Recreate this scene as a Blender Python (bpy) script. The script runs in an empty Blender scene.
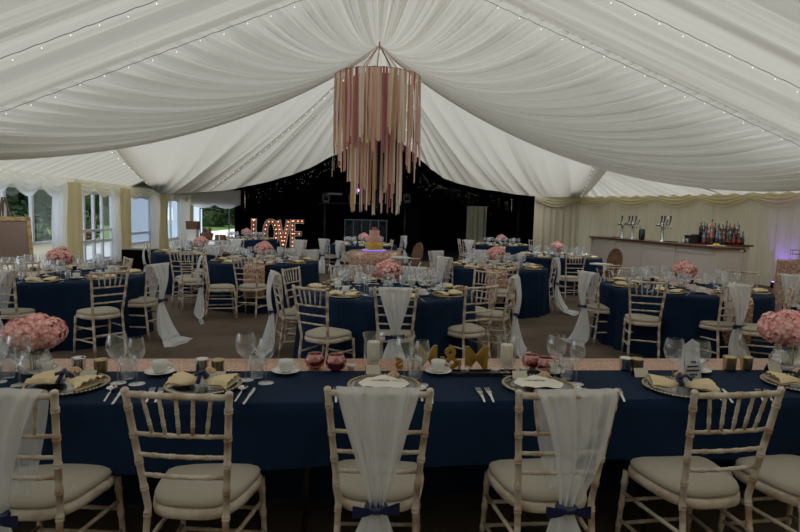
import bpy, math, random
from math import sin, cos, pi, radians, hypot, atan2
random.seed(7)
SC = bpy.context.scene; COL = SC.collection
# ------------------------------------------------------------------ camera model
F_PX, CAM_H = 560.0, 1.575
PITCH, ROLL, YAW = math.atan(49/560), .0244, radians(5.6)
CY, SY = cos(YAW), sin(YAW)
def ray(px, py):
    u, v = px-400, py-266
    a = u*cos(ROLL)+v*sin(ROLL); b = v*cos(ROLL)-u*sin(ROLL)
    return a, F_PX*cos(PITCH)-b*sin(PITCH), -F_PX*sin(PITCH)-b*cos(PITCH)
def W(px, py, z):
    d = ray(px, py); t = (z-CAM_H)/d[2]
    return d[0]*t, d[1]*t
def plane(px, py, yr):
    d = ray(px, py); k = -d[0]*SY+d[1]*CY; t = yr/k
    return (d[0]*CY+d[1]*SY)*t, CAM_H+d[2]*t
def RM(x, y, z=0.0):          # marquee frame (x across, y along the ridge) to world
    return (x*CY-y*SY, x*SY+y*CY, z)
cam = bpy.data.cameras.new('camera'); co = bpy.data.objects.new('camera', cam); COL.objects.link(co)
cam.sensor_width = 36; cam.lens = 36*F_PX/800; cam.clip_end = 300; cam.clip_start = .05
from mathutils import Matrix, Vector
fw = Vector((0, cos(PITCH), -sin(PITCH))); up0 = Vector((0, sin(PITCH), cos(PITCH))); r0 = Vector((1, 0, 0))
RR = cos(ROLL)*r0+sin(ROLL)*up0; UU = cos(ROLL)*up0-sin(ROLL)*r0
m = Matrix((RR, UU, -fw)).transposed().to_4x4(); m.translation = (0, 0, CAM_H)
co.matrix_world = m; SC.camera = co
SC.view_settings.view_transform = 'Standard'; SC.view_settings.look = 'None'
SC.view_settings.gamma = 1; SC.view_settings.use_curve_mapping = False
SC.view_settings.exposure = EXPOSURE = 0.0

# ------------------------------------------------------------------ materials
def s2l(c):
    return tuple(((x/255)/12.92 if x/255 <= .04045 else ((x/255+.055)/1.055)**2.4) for x in c)
MATS = {}
def mat(name, col, rough=.6, metal=0, noise=None, nscale=8, trans=0, emit=0, sheen=0, bump=0, bscale=60, clear=0, spec=.5, mask=0):
    """col linear rgb; noise = second colour; trans = share of translucency; mask = share of see-through weave"""
    if name in MATS: return MATS[name]
    m = bpy.data.materials.new(name); m.use_nodes = True; nt = m.node_tree; N = nt.nodes; L = nt.links
    b = N['Principled BSDF']; out = N['Material Output']
    b.inputs['Base Color'].default_value = (*col, 1); b.inputs['Roughness'].default_value = rough
    b.inputs['Metallic'].default_value = metal; b.inputs['Specular IOR Level'].default_value = spec
    if clear: b.inputs['Coat Weight'].default_value = clear
    if sheen: b.inputs['Sheen Weight'].default_value = sheen
    tc = N.new('ShaderNodeTexCoord')
    csock = None
    if noise:
        n = N.new('ShaderNodeTexNoise'); n.inputs['Scale'].default_value = nscale; n.inputs['Detail'].default_value = 5
        r = N.new('ShaderNodeMix'); r.data_type = 'RGBA'
        r.inputs[6].default_value = (*col, 1); r.inputs[7].default_value = (*noise, 1)
        k = N.new('ShaderNodeMapRange'); k.inputs[1].default_value = .42; k.inputs[2].default_value = .66
        L.new(tc.outputs['Object'], n.inputs['Vector']); L.new(n.outputs['Fac'], k.inputs[0]); L.new(k.outputs[0], r.inputs[0])
        L.new(r.outputs[2], b.inputs['Base Color']); csock = r.outputs[2]
    if bump:
        n = N.new('ShaderNodeTexNoise'); n.inputs['Scale'].default_value = bscale; n.inputs['Detail'].default_value = 3
        bp = N.new('ShaderNodeBump'); bp.inputs['Strength'].default_value = bump; bp.inputs['Distance'].default_value = .01
        L.new(tc.outputs['Object'], n.inputs['Vector']); L.new(n.outputs['Fac'], bp.inputs['Height']); L.new(bp.outputs['Normal'], b.inputs['Normal'])
    if emit:
        b.inputs['Emission Color'].default_value = (*col, 1); b.inputs['Emission Strength'].default_value = emit
    last = b.outputs[0]
    if trans:
        t = N.new('ShaderNodeBsdfTranslucent'); t.inputs['Color'].default_value = (*col, 1)
        if csock: L.new(csock, t.inputs['Color'])
        x = N.new('ShaderNodeMixShader'); x.inputs[0].default_value = trans
        L.new(last, x.inputs[1]); L.new(t.outputs[0], x.inputs[2]); last = x.outputs[0]
    if mask:
        t = N.new('ShaderNodeBsdfTransparent'); x = N.new('ShaderNodeMixShader'); x.inputs[0].default_value = mask
        L.new(last, x.inputs[1]); L.new(t.outputs[0], x.inputs[2]); last = x.outputs[0]
    if last is not b.outputs[0]: L.new(last, out.inputs[0])
    MATS[name] = m; return m
def glassmat(name, tint=(1, 1, 1), lo=.05, hi=.75, rough=.02, gcol=(1, 1, 1), glint=0):
    m = bpy.data.materials.new(name); m.use_nodes = True; nt = m.node_tree; N = nt.nodes; L = nt.links
    N.remove(N['Principled BSDF']); out = N['Material Output']
    t = N.new('ShaderNodeBsdfTransparent'); t.inputs[0].default_value = (*tint, 1)
    g = N.new('ShaderNodeBsdfGlossy'); g.inputs['Roughness'].default_value = rough; g.inputs[0].default_value = (*gcol, 1)
    lw = N.new('ShaderNodeLayerWeight'); lw.inputs[0].default_value = .35
    k = N.new('ShaderNodeMapRange'); k.inputs[3].default_value = lo; k.inputs[4].default_value = hi
    p = N.new('ShaderNodeMath'); p.operation = 'POWER'; p.inputs[1].default_value = 1.6
    L.new(lw.outputs['Facing'], p.inputs[0]); L.new(p.outputs[0], k.inputs[0])
    x = N.new('ShaderNodeMixShader'); L.new(k.outputs[0], x.inputs[0]); L.new(t.outputs[0], x.inputs[1]); L.new(g.outputs[0], x.inputs[2])
    if glint:  # pale diffuse white, strongest at the edges, painted in as highlights on the glass
        df = N.new('ShaderNodeBsdfDiffuse'); df.inputs[0].default_value = (.8, .85, .9, 1); x2 = N.new('ShaderNodeMixShader')
        glint_amt = N.new('ShaderNodeMath'); glint_amt.operation = 'MULTIPLY_ADD'; glint_amt.inputs[1].default_value = glint; glint_amt.inputs[2].default_value = glint*.12
        L.new(p.outputs[0], glint_amt.inputs[0]); L.new(glint_amt.outputs[0], x2.inputs[0]); L.new(x.outputs[0], x2.inputs[1]); L.new(df.outputs[0], x2.inputs[2]); x = x2
    L.new(x.outputs[0], out.inputs[0]); MATS[name] = m; return m
def stripes(name, c1, c2, scale, thresh=.5, rough=.35, metal=.6):
    """sequin cloth: voronoi cells of different tone"""
    m = bpy.data.materials.new(name); m.use_nodes = True; nt = m.node_tree; N = nt.nodes; L = nt.links
    b = N['Principled BSDF']; tc = N.new('ShaderNodeTexCoord'); v = N.new('ShaderNodeTexVoronoi'); v.inputs['Scale'].default_value = scale
    r = N.new('ShaderNodeMix'); r.data_type = 'RGBA'; r.inputs[6].default_value = (*c1, 1); r.inputs[7].default_value = (*c2, 1)
    sp = N.new('ShaderNodeSeparateColor'); L.new(tc.outputs['Object'], v.inputs['Vector']); L.new(v.outputs['Color'], sp.inputs[0])
    L.new(sp.outputs[0], r.inputs[0]); L.new(r.outputs[2], b.inputs['Base Color'])
    bp = N.new('ShaderNodeBump'); bp.inputs['Strength'].default_value = .8; bp.inputs['Distance'].default_value = .004
    L.new(sp.outputs[1], bp.inputs['Height']); L.new(bp.outputs['Normal'], b.inputs['Normal'])
    b.inputs['Roughness'].default_value = rough; b.inputs['Metallic'].default_value = metal
    MATS[name] = m; return m
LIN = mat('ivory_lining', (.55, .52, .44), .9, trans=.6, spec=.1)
LINW = mat('cream_wall_lining_dim', (.58, .52, .375), .9, trans=.12, spec=.1)  # dimness of the bar side put into the lining colour
LINL = mat('ivory_side_lining_lit', (.88, .85, .76), .9, trans=.8, spec=.1)  # lit copy of the wall lining: window-side glow put into colour and translucency
CREAM = mat('cream_drape', (.80, .72, .48), .85, trans=.45, spec=.1)
SHEER = mat('white_voile', (.93, .93, .93), .85, trans=.7, mask=.12, spec=.1)
SASH = mat('sash_chiffon', (.90, .92, .95), .8, trans=.30, mask=.42, spec=.2)
BLACK = mat('black_drape', (.0022, .0022, .0025), .95, spec=.05)
NAVY = mat('navy_cloth', (.006, .0195, .053), .8, noise=(.004, .0135, .038), nscale=3, bump=.15, bscale=250, spec=.12)
SATIN = mat('navy_satin', (.010, .016, .075), .35)
WOOD = mat('limewashed_wood', (.66, .585, .50), .55, noise=(.40, .27, .175), nscale=13, bump=.2, bscale=40)
SEAT = mat('ivory_seat_pad', (.46, .42, .345), .8, spec=.2, bump=.1, bscale=200)
CARPET = mat('taupe_carpet', (.15, .115, .088), .95, noise=(.10, .075, .056), nscale=1.2, bump=.8, bscale=120, spec=.1)
DANCE = mat('black_dance_floor', (.006, .006, .006), .5)
WHITEP = mat('white_upvc', (.75, .77, .8), .4)
SEQ = stripes('rose_gold_sequins', (.28, .13, .08), (.88, .56, .40), 190)
SEQB = stripes('rose_gold_sequins_large', (.16, .07, .045), (.95, .62, .48), 75)
GLASS = glassmat('clear_glass', (.97, .98, .99), .10, .9, glint=.2)
WINDOWG = glassmat('window_glass', (.93, .96, .99), .03, .35)
PGLASS = glassmat('pink_mercury_glass', (.75, .42, .42), .6, .95, .1, (.66, .38, .37))
CHARG = glassmat('charger_glass', (.6, .62, .66), .25, .6, .15)
GOLD = mat('gold_glitter', (.42, .26, .05), .4, .85, bump=.7, bscale=300)
GOLDR = mat('gold_bead', (.50, .40, .23), .28, .95)
SILVER = mat('silver_metal', (.62, .62, .62), .25, 1)
CUTL = mat('cutlery_steel', (.75, .72, .68), .22, 1)
CHINA = mat('white_china', (.78, .77, .74), .25)
NAPK = mat('gold_cream_napkin', (.74, .60, .37), .75, bump=.3, bscale=60)
NAPW = mat('ivory_napkin', (.78, .74, .66), .75)
WAX = mat('ivory_wax', (.82, .74, .58), .5)
CARD = mat('cream_card', (.75, .70, .58), .7)
BLKP = mat('black_plastic', (.01, .01, .01), .4)
BROWN = mat('polished_mahogany', (.14, .05, .02), .3, noise=(.08, .025, .012), nscale=12)
BARP = mat('cream_bar_paint', (.60, .53, .46), .6)
LEAF = mat('leaf_green', (.05, .10, .025), .7, noise=(.02, .05, .01), nscale=4)
WICK = mat('brown_wicker', (.20, .10, .045), .7, noise=(.09, .04, .02), nscale=40)
WHITE = mat('white_paint', (.75, .75, .75), .5)
STEM = mat('green_stem', (.08, .13, .04), .6)

# ------------------------------------------------------------------ mesh builder
class MB:
    def __init__(s): s.v = []; s.f = []; s.sm = []
    def add(s, vs, fs, smooth=True):
        o = len(s.v); s.v += vs; s.f += [tuple(i+o for i in f) for f in fs]; s.sm += [smooth]*len(fs); return s
    def box(s, x0, x1, y0, y1, z0, z1, tf=None):
        vs = [(x, y, z) for z in (z0, z1) for y in (y0, y1) for x in (x0, x1)]
        if tf: vs = [tf(*p) for p in vs]
        return s.add(vs, [(0, 2, 3, 1), (4, 5, 7, 6), (0, 1, 5, 4), (2, 6, 7, 3), (0, 4, 6, 2), (1, 3, 7, 5)], False)
    def lathe(s, prof, seg=20, c=(0, 0, 0), wave=None, cap0=False, cap1=False):
        vs = []
        for r, z in prof:
            for k in range(seg):
                a = 2*pi*k/seg; rr = r*(1+(wave(a, z) if wave else 0))
                vs.append((c[0]+rr*cos(a), c[1]+rr*sin(a), c[2]+z))
        fs = [(i*seg+k, i*seg+(k+1) % seg, (i+1)*seg+(k+1) % seg, (i+1)*seg+k) for i in range(len(prof)-1) for k in range(seg)]
        if cap0: fs.append(tuple(range(seg))[::-1])
        if cap1: fs.append(tuple((len(prof)-1)*seg+k for k in range(seg)))
        return s.add(vs, fs)
    def tube(s, path, rad, seg=8, caps=True, flat=1.0):
        n = len(path); P = [Vector(p) for p in path]
        if not hasattr(rad, '__len__'): rad = [rad]*n
        vs = []; prev = None
        for i in range(n):
            t = (P[min(i+1, n-1)]-P[max(i-1, 0)]).normalized()
            if prev is None:
                a = Vector((0, 0, 1)) if abs(t.z) < .9 else Vector((1, 0, 0)); nrm = t.cross(a).normalized()
            else:
                nrm = (prev-t*prev.dot(t)).normalized()
            prev = nrm; b = t.cross(nrm)
            for k in range(seg):
                a = 2*pi*k/seg; q = P[i]+nrm*(rad[i]*cos(a))+b*(rad[i]*sin(a)*flat); vs.append(tuple(q))
        fs = [(i*seg+k, i*seg+(k+1) % seg, (i+1)*seg+(k+1) % seg, (i+1)*seg+k) for i in range(n-1) for k in range(seg)]
        if caps: fs += [tuple(range(seg))[::-1], tuple((n-1)*seg+k for k in range(seg))]
        return s.add(vs, fs)
    def grid(s, fn, nu, nv, smooth=True):
        vs = [fn(i/nu, j/nv) for j in range(nv+1) for i in range(nu+1)]
        fs = [(j*(nu+1)+i, j*(nu+1)+i+1, (j+1)*(nu+1)+i+1, (j+1)*(nu+1)+i) for j in range(nv) for i in range(nu)]
        return s.add(vs, fs, smooth)
    def prism(s, poly, z0, z1, tf=None):
        n = len(poly); vs = [(x, y, z0) for x, y in poly]+[(x, y, z1) for x, y in poly]
        if tf: vs = [tf(*p) for p in vs]
        return s.add(vs, [tuple(range(n))[::-1], tuple(range(n, 2*n))]+[(i, (i+1) % n, n+(i+1) % n, n+i) for i in range(n)], False)
    def ball(s, c, r, seg=10, rings=6, sz=1.0):
        return s.lathe([(max(r*sin(pi*j/rings), 1e-5), -r*sz*cos(pi*j/rings)) for j in range(rings+1)], seg, c)
    def mesh(s, name, m):
        me = bpy.data.meshes.new(name); me.from_pydata(s.v, [], s.f); me.polygons.foreach_set('use_smooth', s.sm)
        for x in (m if isinstance(m, (list, tuple)) else [m]): me.materials.append(x)
        me.update(); return me
    def obj(s, name, m, parent=None, loc=None, rz=0):
        o = bpy.data.objects.new(name, s.mesh(name, m)); COL.objects.link(o)
        if parent: o.parent = parent
        if loc: o.location = loc
        if rz: o.rotation_euler.z = rz
        return o
def tag(o, label=None, cat=None, group=None, kind=None):
    if label: o['label'] = label
    if cat: o['category'] = cat
    if group: o['group'] = group
    if kind: o['kind'] = kind
    return o
def thing(name, label, cat, loc=(0, 0, 0), rz=0, group=None):
    o = bpy.data.objects.new(name, None); COL.objects.link(o); o.location = loc; o.rotation_euler = (0, 0, rz); o.empty_display_size = .1
    return tag(o, label, cat, group)
def dup(o, loc, rz=0, label=None, group=None, parent=None, scale=None):
    c = o.copy(); COL.objects.link(c)
    if parent: c.parent = parent
    else: c.location = loc; c.rotation_euler = (0, 0, rz)
    if scale: c.scale = scale
    if label: c['label'] = label
    if group: c['group'] = group
    for ch in KIDS.get(o.name, []): dup(ch, None, parent=c)
    return c
KIDS = {}
def reg(o, kids): KIDS[o.name] = kids; return o
def struct(o, label=None): o['kind'] = 'structure'; return o

# ------------------------------------------------------------------ chair
def bamboo(p0, p1, r, nodes, seg=10, bow=0, axis=1):
    """turned rod with double-ring nodes"""
    st = {0.0: r, 1.0: r}; d = math.dist(p0, p1); e = .004/d
    for q in nodes:
        for k, rr in ((-3.2, r), (-2.2, r*1.22), (-1, r*1.22), (-.4, r), (.4, r), (1, r*1.22), (2.2, r*1.22), (3.2, r)):
            st[min(max(q+k*e, 0), 1)] = rr
    ts = sorted(st); path = []
    for t in ts:
        p = [p0[i]+(p1[i]-p0[i])*t for i in range(3)]; p[axis] += bow*4*t*(1-t); path.append(p)
    return path, [st[t] for t in ts]
def post_at(sx, z):
    if z < .45: k = z/.45; return (sx*(.162-.010*k), -.245+.06*k, z)
    k = (z-.45)/.47; return (sx*(.152+.040*k), -.185-.075*k, z)
def seat_outline(sc=1.0, n=40):
    pts = []
    for i in range(n):
        a = 2*pi*i/n; ca, sa = cos(a), sin(a); e = .60
        x = .186*sc*math.copysign(abs(ca)**e*1, ca); y = .192*sc*math.copysign(abs(sa)**e, sa)
        x *= 1+.15*(y/.2); pts.append((x, y+.0))
    return pts
def chair_parts():
    P = []
    fr = MB(); n = 40; o1 = seat_outline(1.0); o2 = seat_outline(1.03)
    prof = [(.97, .405), (1.03, .41), (1.045, .425), (1.03, .445), (.97, .45)]
    vs = [(x, y, z) for s_, z in prof for x, y in seat_outline(s_)]
    fs = [(i*n+k, i*n+(k+1) % n, (i+1)*n+(k+1) % n, (i+1)*n+k) for i in range(4) for k in range(n)]
    fs.append(tuple(range(n))[::-1]); fs.append(tuple(4*n+k for k in range(n)))
    fr.add(vs, fs); P.append(('seat_frame', fr, WOOD))
    cu = MB(); prof = [(.93, .448), (1.0, .456), (1.01, .468), (.97, .482), (.82, .492), (.5, .497), (.05, .498)]
    vs = [(x, y, z) for s_, z in prof for x, y in seat_outline(s_)]
    cu.add(vs, [(i*n+k, i*n+(k+1) % n, (i+1)*n+(k+1) % n, (i+1)*n+k) for i in range(6) for k in range(n)]+[tuple(6*n+k for k in range(n))])
    P.append(('cushion', cu, SEAT))
    for sx in (-1, 1):
        b = MB(); zs = []; rs = []
        nodes = [.10, .2, .31, .42, .53, .64, .75, .86]; st = {0: .011, .93: .0135}
        for z in nodes:
            for k, q in ((-.012, 1), (-.009, 1.2), (-.003, 1.2), (-.0015, 1.03), (.0015, 1.03), (.003, 1.2), (.009, 1.2), (.012, 1)): st[z+k] = .0130*(1+(q-1)*1.05)
        st[.920] = .0135; st[.924] = .0146; st[.932] = .0140; st[.937] = .007; st[.45] = .0135; st.pop(.93)
        ks = sorted(st); b.tube([post_at(sx, z) for z in ks], [st[z] for z in ks], 10); P.append(('back_post', b, WOOD))
        p0 = (sx*.178, .175, .41); p1 = (sx*.192, .205, 0)
        b = MB(); pa, ra = bamboo(p0, p1, .0145, [.15, .42, .68], 10); ra = [q*(1-.25*i/len(ra)) for i, q in enumerate(ra)]
        b.tube(pa, ra, 10); P.append(('leg', b, WOOD))
    def rail(z, r, nodes, bow=-.012):
        a, c = post_at(-1, z), post_at(1, z); b = MB(); pa, ra = bamboo(a, c, r, nodes, bow=bow); b.tube(pa, ra, 8); return b
    P.append(('crest_rail', rail(.913, .0125, [.17, .5, .83]), WOOD))
    for z in (.757, .672, .588): P.append(('back_rail', rail(z, .0085, [.2, .4, .6, .8]), WOOD))
    for k in range(5):
        t = (k+1)/6; a, c = post_at(-1, .759), post_at(1, .759); d, e = post_at(-1, .91), post_at(1, .91)
        tt = .5+(t-.5)*.86; lo = [a[i]+(c[i]-a[i])*tt for i in range(3)]; hi = [d[i]+(e[i]-d[i])*t for i in range(3)]
        bw = -.012*4*t*(1-t); lo[1] += bw; hi[1] += bw
        b = MB(); pa, ra = bamboo(lo, hi, .0070, [.3, .62], 8); b.tube(pa, ra, 7); P.append(('spindle', b, WOOD))
    for sx in (-1, 1):
        for z, zz in ((.31, .30), (.17, .16)):
            a = post_at(sx, z); f_ = (sx*(.178+.014*(1-z/.41)), .175+.03*(1-z/.41), zz)
            b = MB(); pa, ra = bamboo(a, f_, .009, [.33, .66], 8); b.tube(pa, ra, 7); P.append(('stretcher', b, WOOD))
    for z in (.26, .14):
        k = 1-z/.41; b = MB(); pa, ra = bamboo((-.178-.014*k, .175+.03*k, z), (.178+.014*k, .175+.03*k, z), .009, [.33, .66], 8); b.tube(pa, ra, 7); P.append(('stretcher', b, WOOD))
    a, c = post_at(-1, .24), post_at(1, .24); b = MB(); pa, ra = bamboo(a, c, .009, [.33, .66]); b.tube(pa, ra, 7); P.append(('stretcher', b, WOOD))
    return P
CP = chair_parts()
proto = thing('chiavari_chair', '', 'chair'); kids = [b.obj(n, mt, proto) for n, b, mt in CP]; reg(proto, kids)
joined = MB(); fm = []
for n, b, mt in CP: joined.add(b.v, b.f); fm += [1 if mt is SEAT else 0]*len(b.f)
far_me = joined.mesh('chiavari_chair', [WOOD, SEAT]); far_me.polygons.foreach_set('material_index', fm)
proto_used = [False]
def sash_mesh(tv, seed, shift=0.0):
    trail = math.hypot(*tv) if tv else 0; tx, ty = (tv[0]/trail, tv[1]/trail) if tv else (0, -1)
    rnd = random.Random(seed); ph = [rnd.uniform(0, 6.28) for _ in range(6)]
    b = MB(); NU = 44
    zb = .49
    def back(u, t):
        s_ = 2*u-1; k = t**.95; w = .158*(1-k)+.028*k; z = .938+(zb-.938)*t
        y = -.262+(.93-z)*.02-(.012 if t > 0 else 0)-.035*sin(pi*t)-.012*t
        am = .010+.012*t
        if t < .06: am *= t/.06
        y += -am*(.7*sin(s_*9+ph[0]+t)+.5*sin(s_*17+ph[1]-t*1.5)+.3*sin(s_*26+ph[2]))-am
        return (shift*(1-t**1.2)+s_*w+.004*sin(t*5+ph[4]), y, z)
    b.grid(back, NU, 32)
    fl = .62
    def tail(u, v):
        a = 2*pi*u; w = .026+.085*sin(min(1, v*1.25)*pi/2)+(.05*v if trail else 0); wob = 1+.22*sin(a*5+ph[2])+.15*sin(a*8+ph[3])
        dx = w*cos(a)*wob; dn = .55*w*sin(a)*wob
        yc = -.292-.05*(min(v, fl)/fl)**2
        if not trail: z = zb*(1-v); return (dx+.01*sin(v*4+ph[1]), yc+dn, max(z, .006))
        if v < fl:
            k = v/fl; z = zb*(1-k); q = max(0, (k-.72)/.28); th = q*q*pi/2*.9
            m_ = trail*.45*k*k+.03*q
            return (dx+tx*m_, yc+ty*m_-dn*cos(th), max(.006, z+.02*q+abs(dn)*sin(th)*.25))
        k = (v-fl)/(1-fl); m_ = trail*.45+.03+trail*.75*k
        return (dx*(1+.35*k)+tx*m_, yc+ty*m_+.35*dn*k, .008+.035*(1-k*.6)*(.5+.5*sin(a))*wob)
    b.grid(tail, 48, 30)
    def front(u, t):
        s_ = 2*u-1; k = t; w = .158*(1-k**1.25)+.03*k**1.25; z = .934+(.50-.934)*k
        y = -.238+.055*k+.012+.007*sin(s_*11+ph[5]+t*3)
        if k < .05: y -= (.02)*(1-k/.05)
        return (shift*(1-k)+s_*w, y, z)
    b.grid(front, NU, 20)
    return b.mesh('chair_sash', SASH)
def bow_mesh(seed):
    rnd = random.Random(seed); b = MB()
    b.tube([(.034*cos(a*pi/8), -.302+.026*sin(a*pi/8), .49) for a in range(17)], .012, 6, False, 1.3)
    b.ball((0, -.328, .49), .014, 8, 5)
    for sx in (-1, 1):
        dz = rnd.uniform(-.012, .012)
        def f(u, v, sx=sx, dz=dz):
            x = sx*(.008+.080*u); h = (.009+.012*u)*(2*v-1); return (x, -.328-.006*sin(u*5), .49+dz*u+h-(.008*u if v < .5 else 0))
        b.grid(f, 6, 3)
        def g(u, v, sx=sx, dz=dz):
            x, y, z = f(u, v); return (x, y+.004, z)
        b.grid(g, 6, 3)
    return b.mesh('bow', SATIN)
SASHES = [sash_mesh(None, 3), sash_mesh(None, 5, .035), sash_mesh((-.14, -.26), 9), sash_mesh((0, -.05), 14), sash_mesh((.26, .02), 15)]
BOWS = [bow_mesh(1), bow_mesh(4)]
chair_n = [0]
def chair_at(px, py, deg, sash, label, slabel=None, near=True, pos=None, group=None, tuck=0):
    th = radians(deg)
    x, y = pos if pos else W(px, py, .93)
    ox, oy = -.258*-sin(th), -.258*cos(th)      # crest offset from origin after rotation
    loc = (x-ox, y-oy, 0)
    label = 'limewashed chair '+label
    if near:
        if not proto_used[0]:
            c = proto; proto_used[0] = True; c.location = loc; c.rotation_euler = (0, 0, th); c['label'] = label
            if group: c['group'] = group
        else: c = dup(proto, loc, th, label, group)
    else:
        c = bpy.data.objects.new('chiavari_chair', far_me); COL.objects.link(c); c.location = loc; c.rotation_euler = (0, 0, th); tag(c, label, 'chair', group)
    if sash is not None:
        chair_n[0] += 1
        s_ = bpy.data.objects.new('chair_sash', SASHES[sash]); COL.objects.link(s_); s_.location = loc; s_.rotation_euler = (0, 0, th)
        tag(s_, 'white sash with navy bow '+(slabel or label.split('chair ', 1)[1]), 'sash')
        bo = bpy.data.objects.new('bow', BOWS[chair_n[0] % 2]); COL.objects.link(bo); bo.parent = s_; bo['label'] = 'navy satin ribbon bow'
    return c

# ------------------------------------------------------------------ marquee shell
RX, RZ = .8, 5.57
def roofz(x): return RZ+(.43 if x < RX else .372)*(-abs(x-RX))
XL, XR_ = -7.1, 9.4
ZL, ZR = 2.30, 2.42
# floor
b = MB(); b.box(-8, 13, -4, 28.2, -.06, 0, RM); struct(b.obj('floor', CARPET))
b = MB(); b.box(-5.0, 6.6, 19.9, 27.5, 0.001, .012, RM); struct(b.obj('floor_dance', DANCE))
# ceiling: near bays, folds run with the rafters
rnd = random.Random(2)
fold = [(rnd.uniform(12, 48), rnd.uniform(0, 6.28), rnd.uniform(.3, 1)*(.6 if _ > 4 else 1)) for _ in range(10)]
def ceil_near(u, v):
    x = XL+(XR_-XL)*u; y = -3+(8.9+3)*v
    z = max(roofz(x), 2.3) if x < RX else max(roofz(x), 2.4)
    bays = [-3, 1.2, 4.3, 7.3, 8.92]
    for a, c in zip(bays, bays[1:]):
        if a <= y <= c: t = (y-a)/(c-a); z -= (.20 if c < 8 else .07)*4*t*(1-t); e = min(1, 4*t, 4*(1-t))
    w = sum(q*(1-abs(sin(.5*(y*k/1.5+p+.5*sin(x*.55+p))))*2) for k, p, q in fold)/2.2
    z += .085*w*e
    return RM(x, y, z)
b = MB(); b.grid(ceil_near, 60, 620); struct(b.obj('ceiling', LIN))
# swag bay between the second rafter and the gathered apex
AP = (.75, 14.1, 5.72)
def swag(u, t):
    x = XL+(XR_+.0-XL)*u
    S = (x, 8.8, max(roofz(x), 2.3)+.05)
    k = (x-RX)/(XL-RX) if x < RX else (x-RX)/(XR_-RX)          # 0 ridge .. 1 eave
    spread = .30*k*(-1 if x < RX else 1)
    E_ = (AP[0]+spread, AP[1]-.1+.15*k, AP[2]-.28*k)
    sag = (.30+.50*k) if x < RX else (.35+.85*k)
    tt = t**(1.0)
    q = 4*tt*(1-tt)
    z = S[2]+(E_[2]-S[2])*tt-q*sag*(1.05-.1*tt)
    fr = sum(a*(1-2*abs(sin(.5*(f_*x+p+w_*tt)))) for f_, p, a, w_ in ((17, .3, .9, .5), (27.3, 1.1, .8, -.7), (9.1, 2.3, .6, .9), (44, .9, .55, .3), (61, 2.2, .35, -.4)))
    am = .085*(1-tt)**.5*min(1, tt*7)
    z += am*fr*.5
    xo = S[0]+(E_[0]-S[0])*tt
    yo = S[1]+(E_[1]-S[1])*tt + am*.4*fr
    if tt < .1: z -= .02*abs(sin(x*22))*(1-tt/.1)*min(1, tt*40)
    return RM(xo, yo, z)
b = MB(); b.grid(swag, 1100, 44); struct(b.obj('ceiling_swag', LIN))
# far bay: fabric fanned from the apex to a hanging hem
hem = [(-7.08, 22.0, 2.30), (-6.3, 20.3, 2.16)]
for p in [(190, 193), (240, 188), (300, 172), (345, 150), (385, 134), (425, 164), (450, 181), (500, 192), (545, 197)]:
    x, z = plane(*p, 18.5); hem.append((x, 18.5, z))
hem[-1] = (6.75, 18.7, 2.38); hem.append((8.9, 20.6, 2.5))
def lerp3(a, c, t): return tuple(a[i]+(c[i]-a[i])*t for i in range(3))
def hemat(u):
    k = u*(len(hem)-1); i = min(int(k), len(hem)-2); t = k-i
    p = [hem[max(min(i+d, len(hem)-1), 0)] for d in (-1, 0, 1, 2)]
    return tuple(.5*((2*p[1][j])+(-p[0][j]+p[2][j])*t+(2*p[0][j]-5*p[1][j]+4*p[2][j]-p[3][j])*t*t+(-p[0][j]+3*p[1][j]-3*p[2][j]+p[3][j])*t**3) for j in range(3))
def fan(u, t):
    E_ = hemat(u)
    if u < .2: S = lerp3((-5.2, 13.1, 3.05), (AP[0]-.15, AP[1]+.05, AP[2]), (u/.2)**.8)
    elif u > .8: S = lerp3((AP[0]+.15, AP[1]+.05, AP[2]), (7.1, 14.4, 3.25), ((u-.8)/.2)**1.2)
    else: S = (AP[0]-.15+.3*(u-.2)/.6, AP[1]+.05, AP[2])
    p = lerp3(S, E_, t); side = abs(2*u-1)
    z = p[2]-4*t*(1-t)*(.35*side if side < .8 else .35-.25*(side-.8)/.2)
    fr = sum(a*(1-2*abs(sin(f_*u+ph+w_*t))) for f_, ph, a, w_ in ((47, .3, .9, .6), (71, 1.1, .8, -.8), (29, 2.3, .8, .4), (113, .9, .5, .3)))
    z += .055*fr*t**.7*(1-t)**.45
    return RM(p[0], p[1]+.07*fr*t, z)
b = MB(); b.grid(fan, 760, 30); struct(b.obj('ceiling_fan', LIN))
# pleated eave panels below the swags
def eave_l(u, v):
    y = 8.3+(22.5-8.3)*u; xe = XL; xi = -5.7 if y < 12.5 else -5.0-(y-12.5)/9.5*1.95
    x = xe+(xi-xe)*v; z = ZL+(roofz(x)-roofz(xe))*1.0+.04
    z += .018*sin(y*26)+.012*sin(y*41+1)
    return RM(x, y, z+.05*v)
b = MB(); b.grid(eave_l, 560, 8); struct(b.obj('ceiling_panel', LIN))
WR = [(6.55, 20.0), (8.35, 20.15), (9.75, 18.6), (11.3, 14.3), (12.3, 9.5), (12.3, -3.0)]   # right lining, marquee frame
WRW = [(4.85, 20.55), (6.55, 20.55), (8.55, 17.4), (9.95, 14.2), (10.9, 9.0), (11.6, -3.6)]   # world
def wr_at(d, pts=WRW):
    for a, c in zip(pts, pts[1:]):
        L_ = math.dist(a, c)
        if d <= L_ or c is pts[-1]:
            t = d/L_; nx, ny = (c[1]-a[1])/L_, -(c[0]-a[0])/L_
            return a[0]+(c[0]-a[0])*t, a[1]+(c[1]-a[1])*t, -nx*-1 if False else nx, ny
        d -= L_
WLEN = sum(math.dist(a, c) for a, c in zip(WRW, WRW[1:]))
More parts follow.
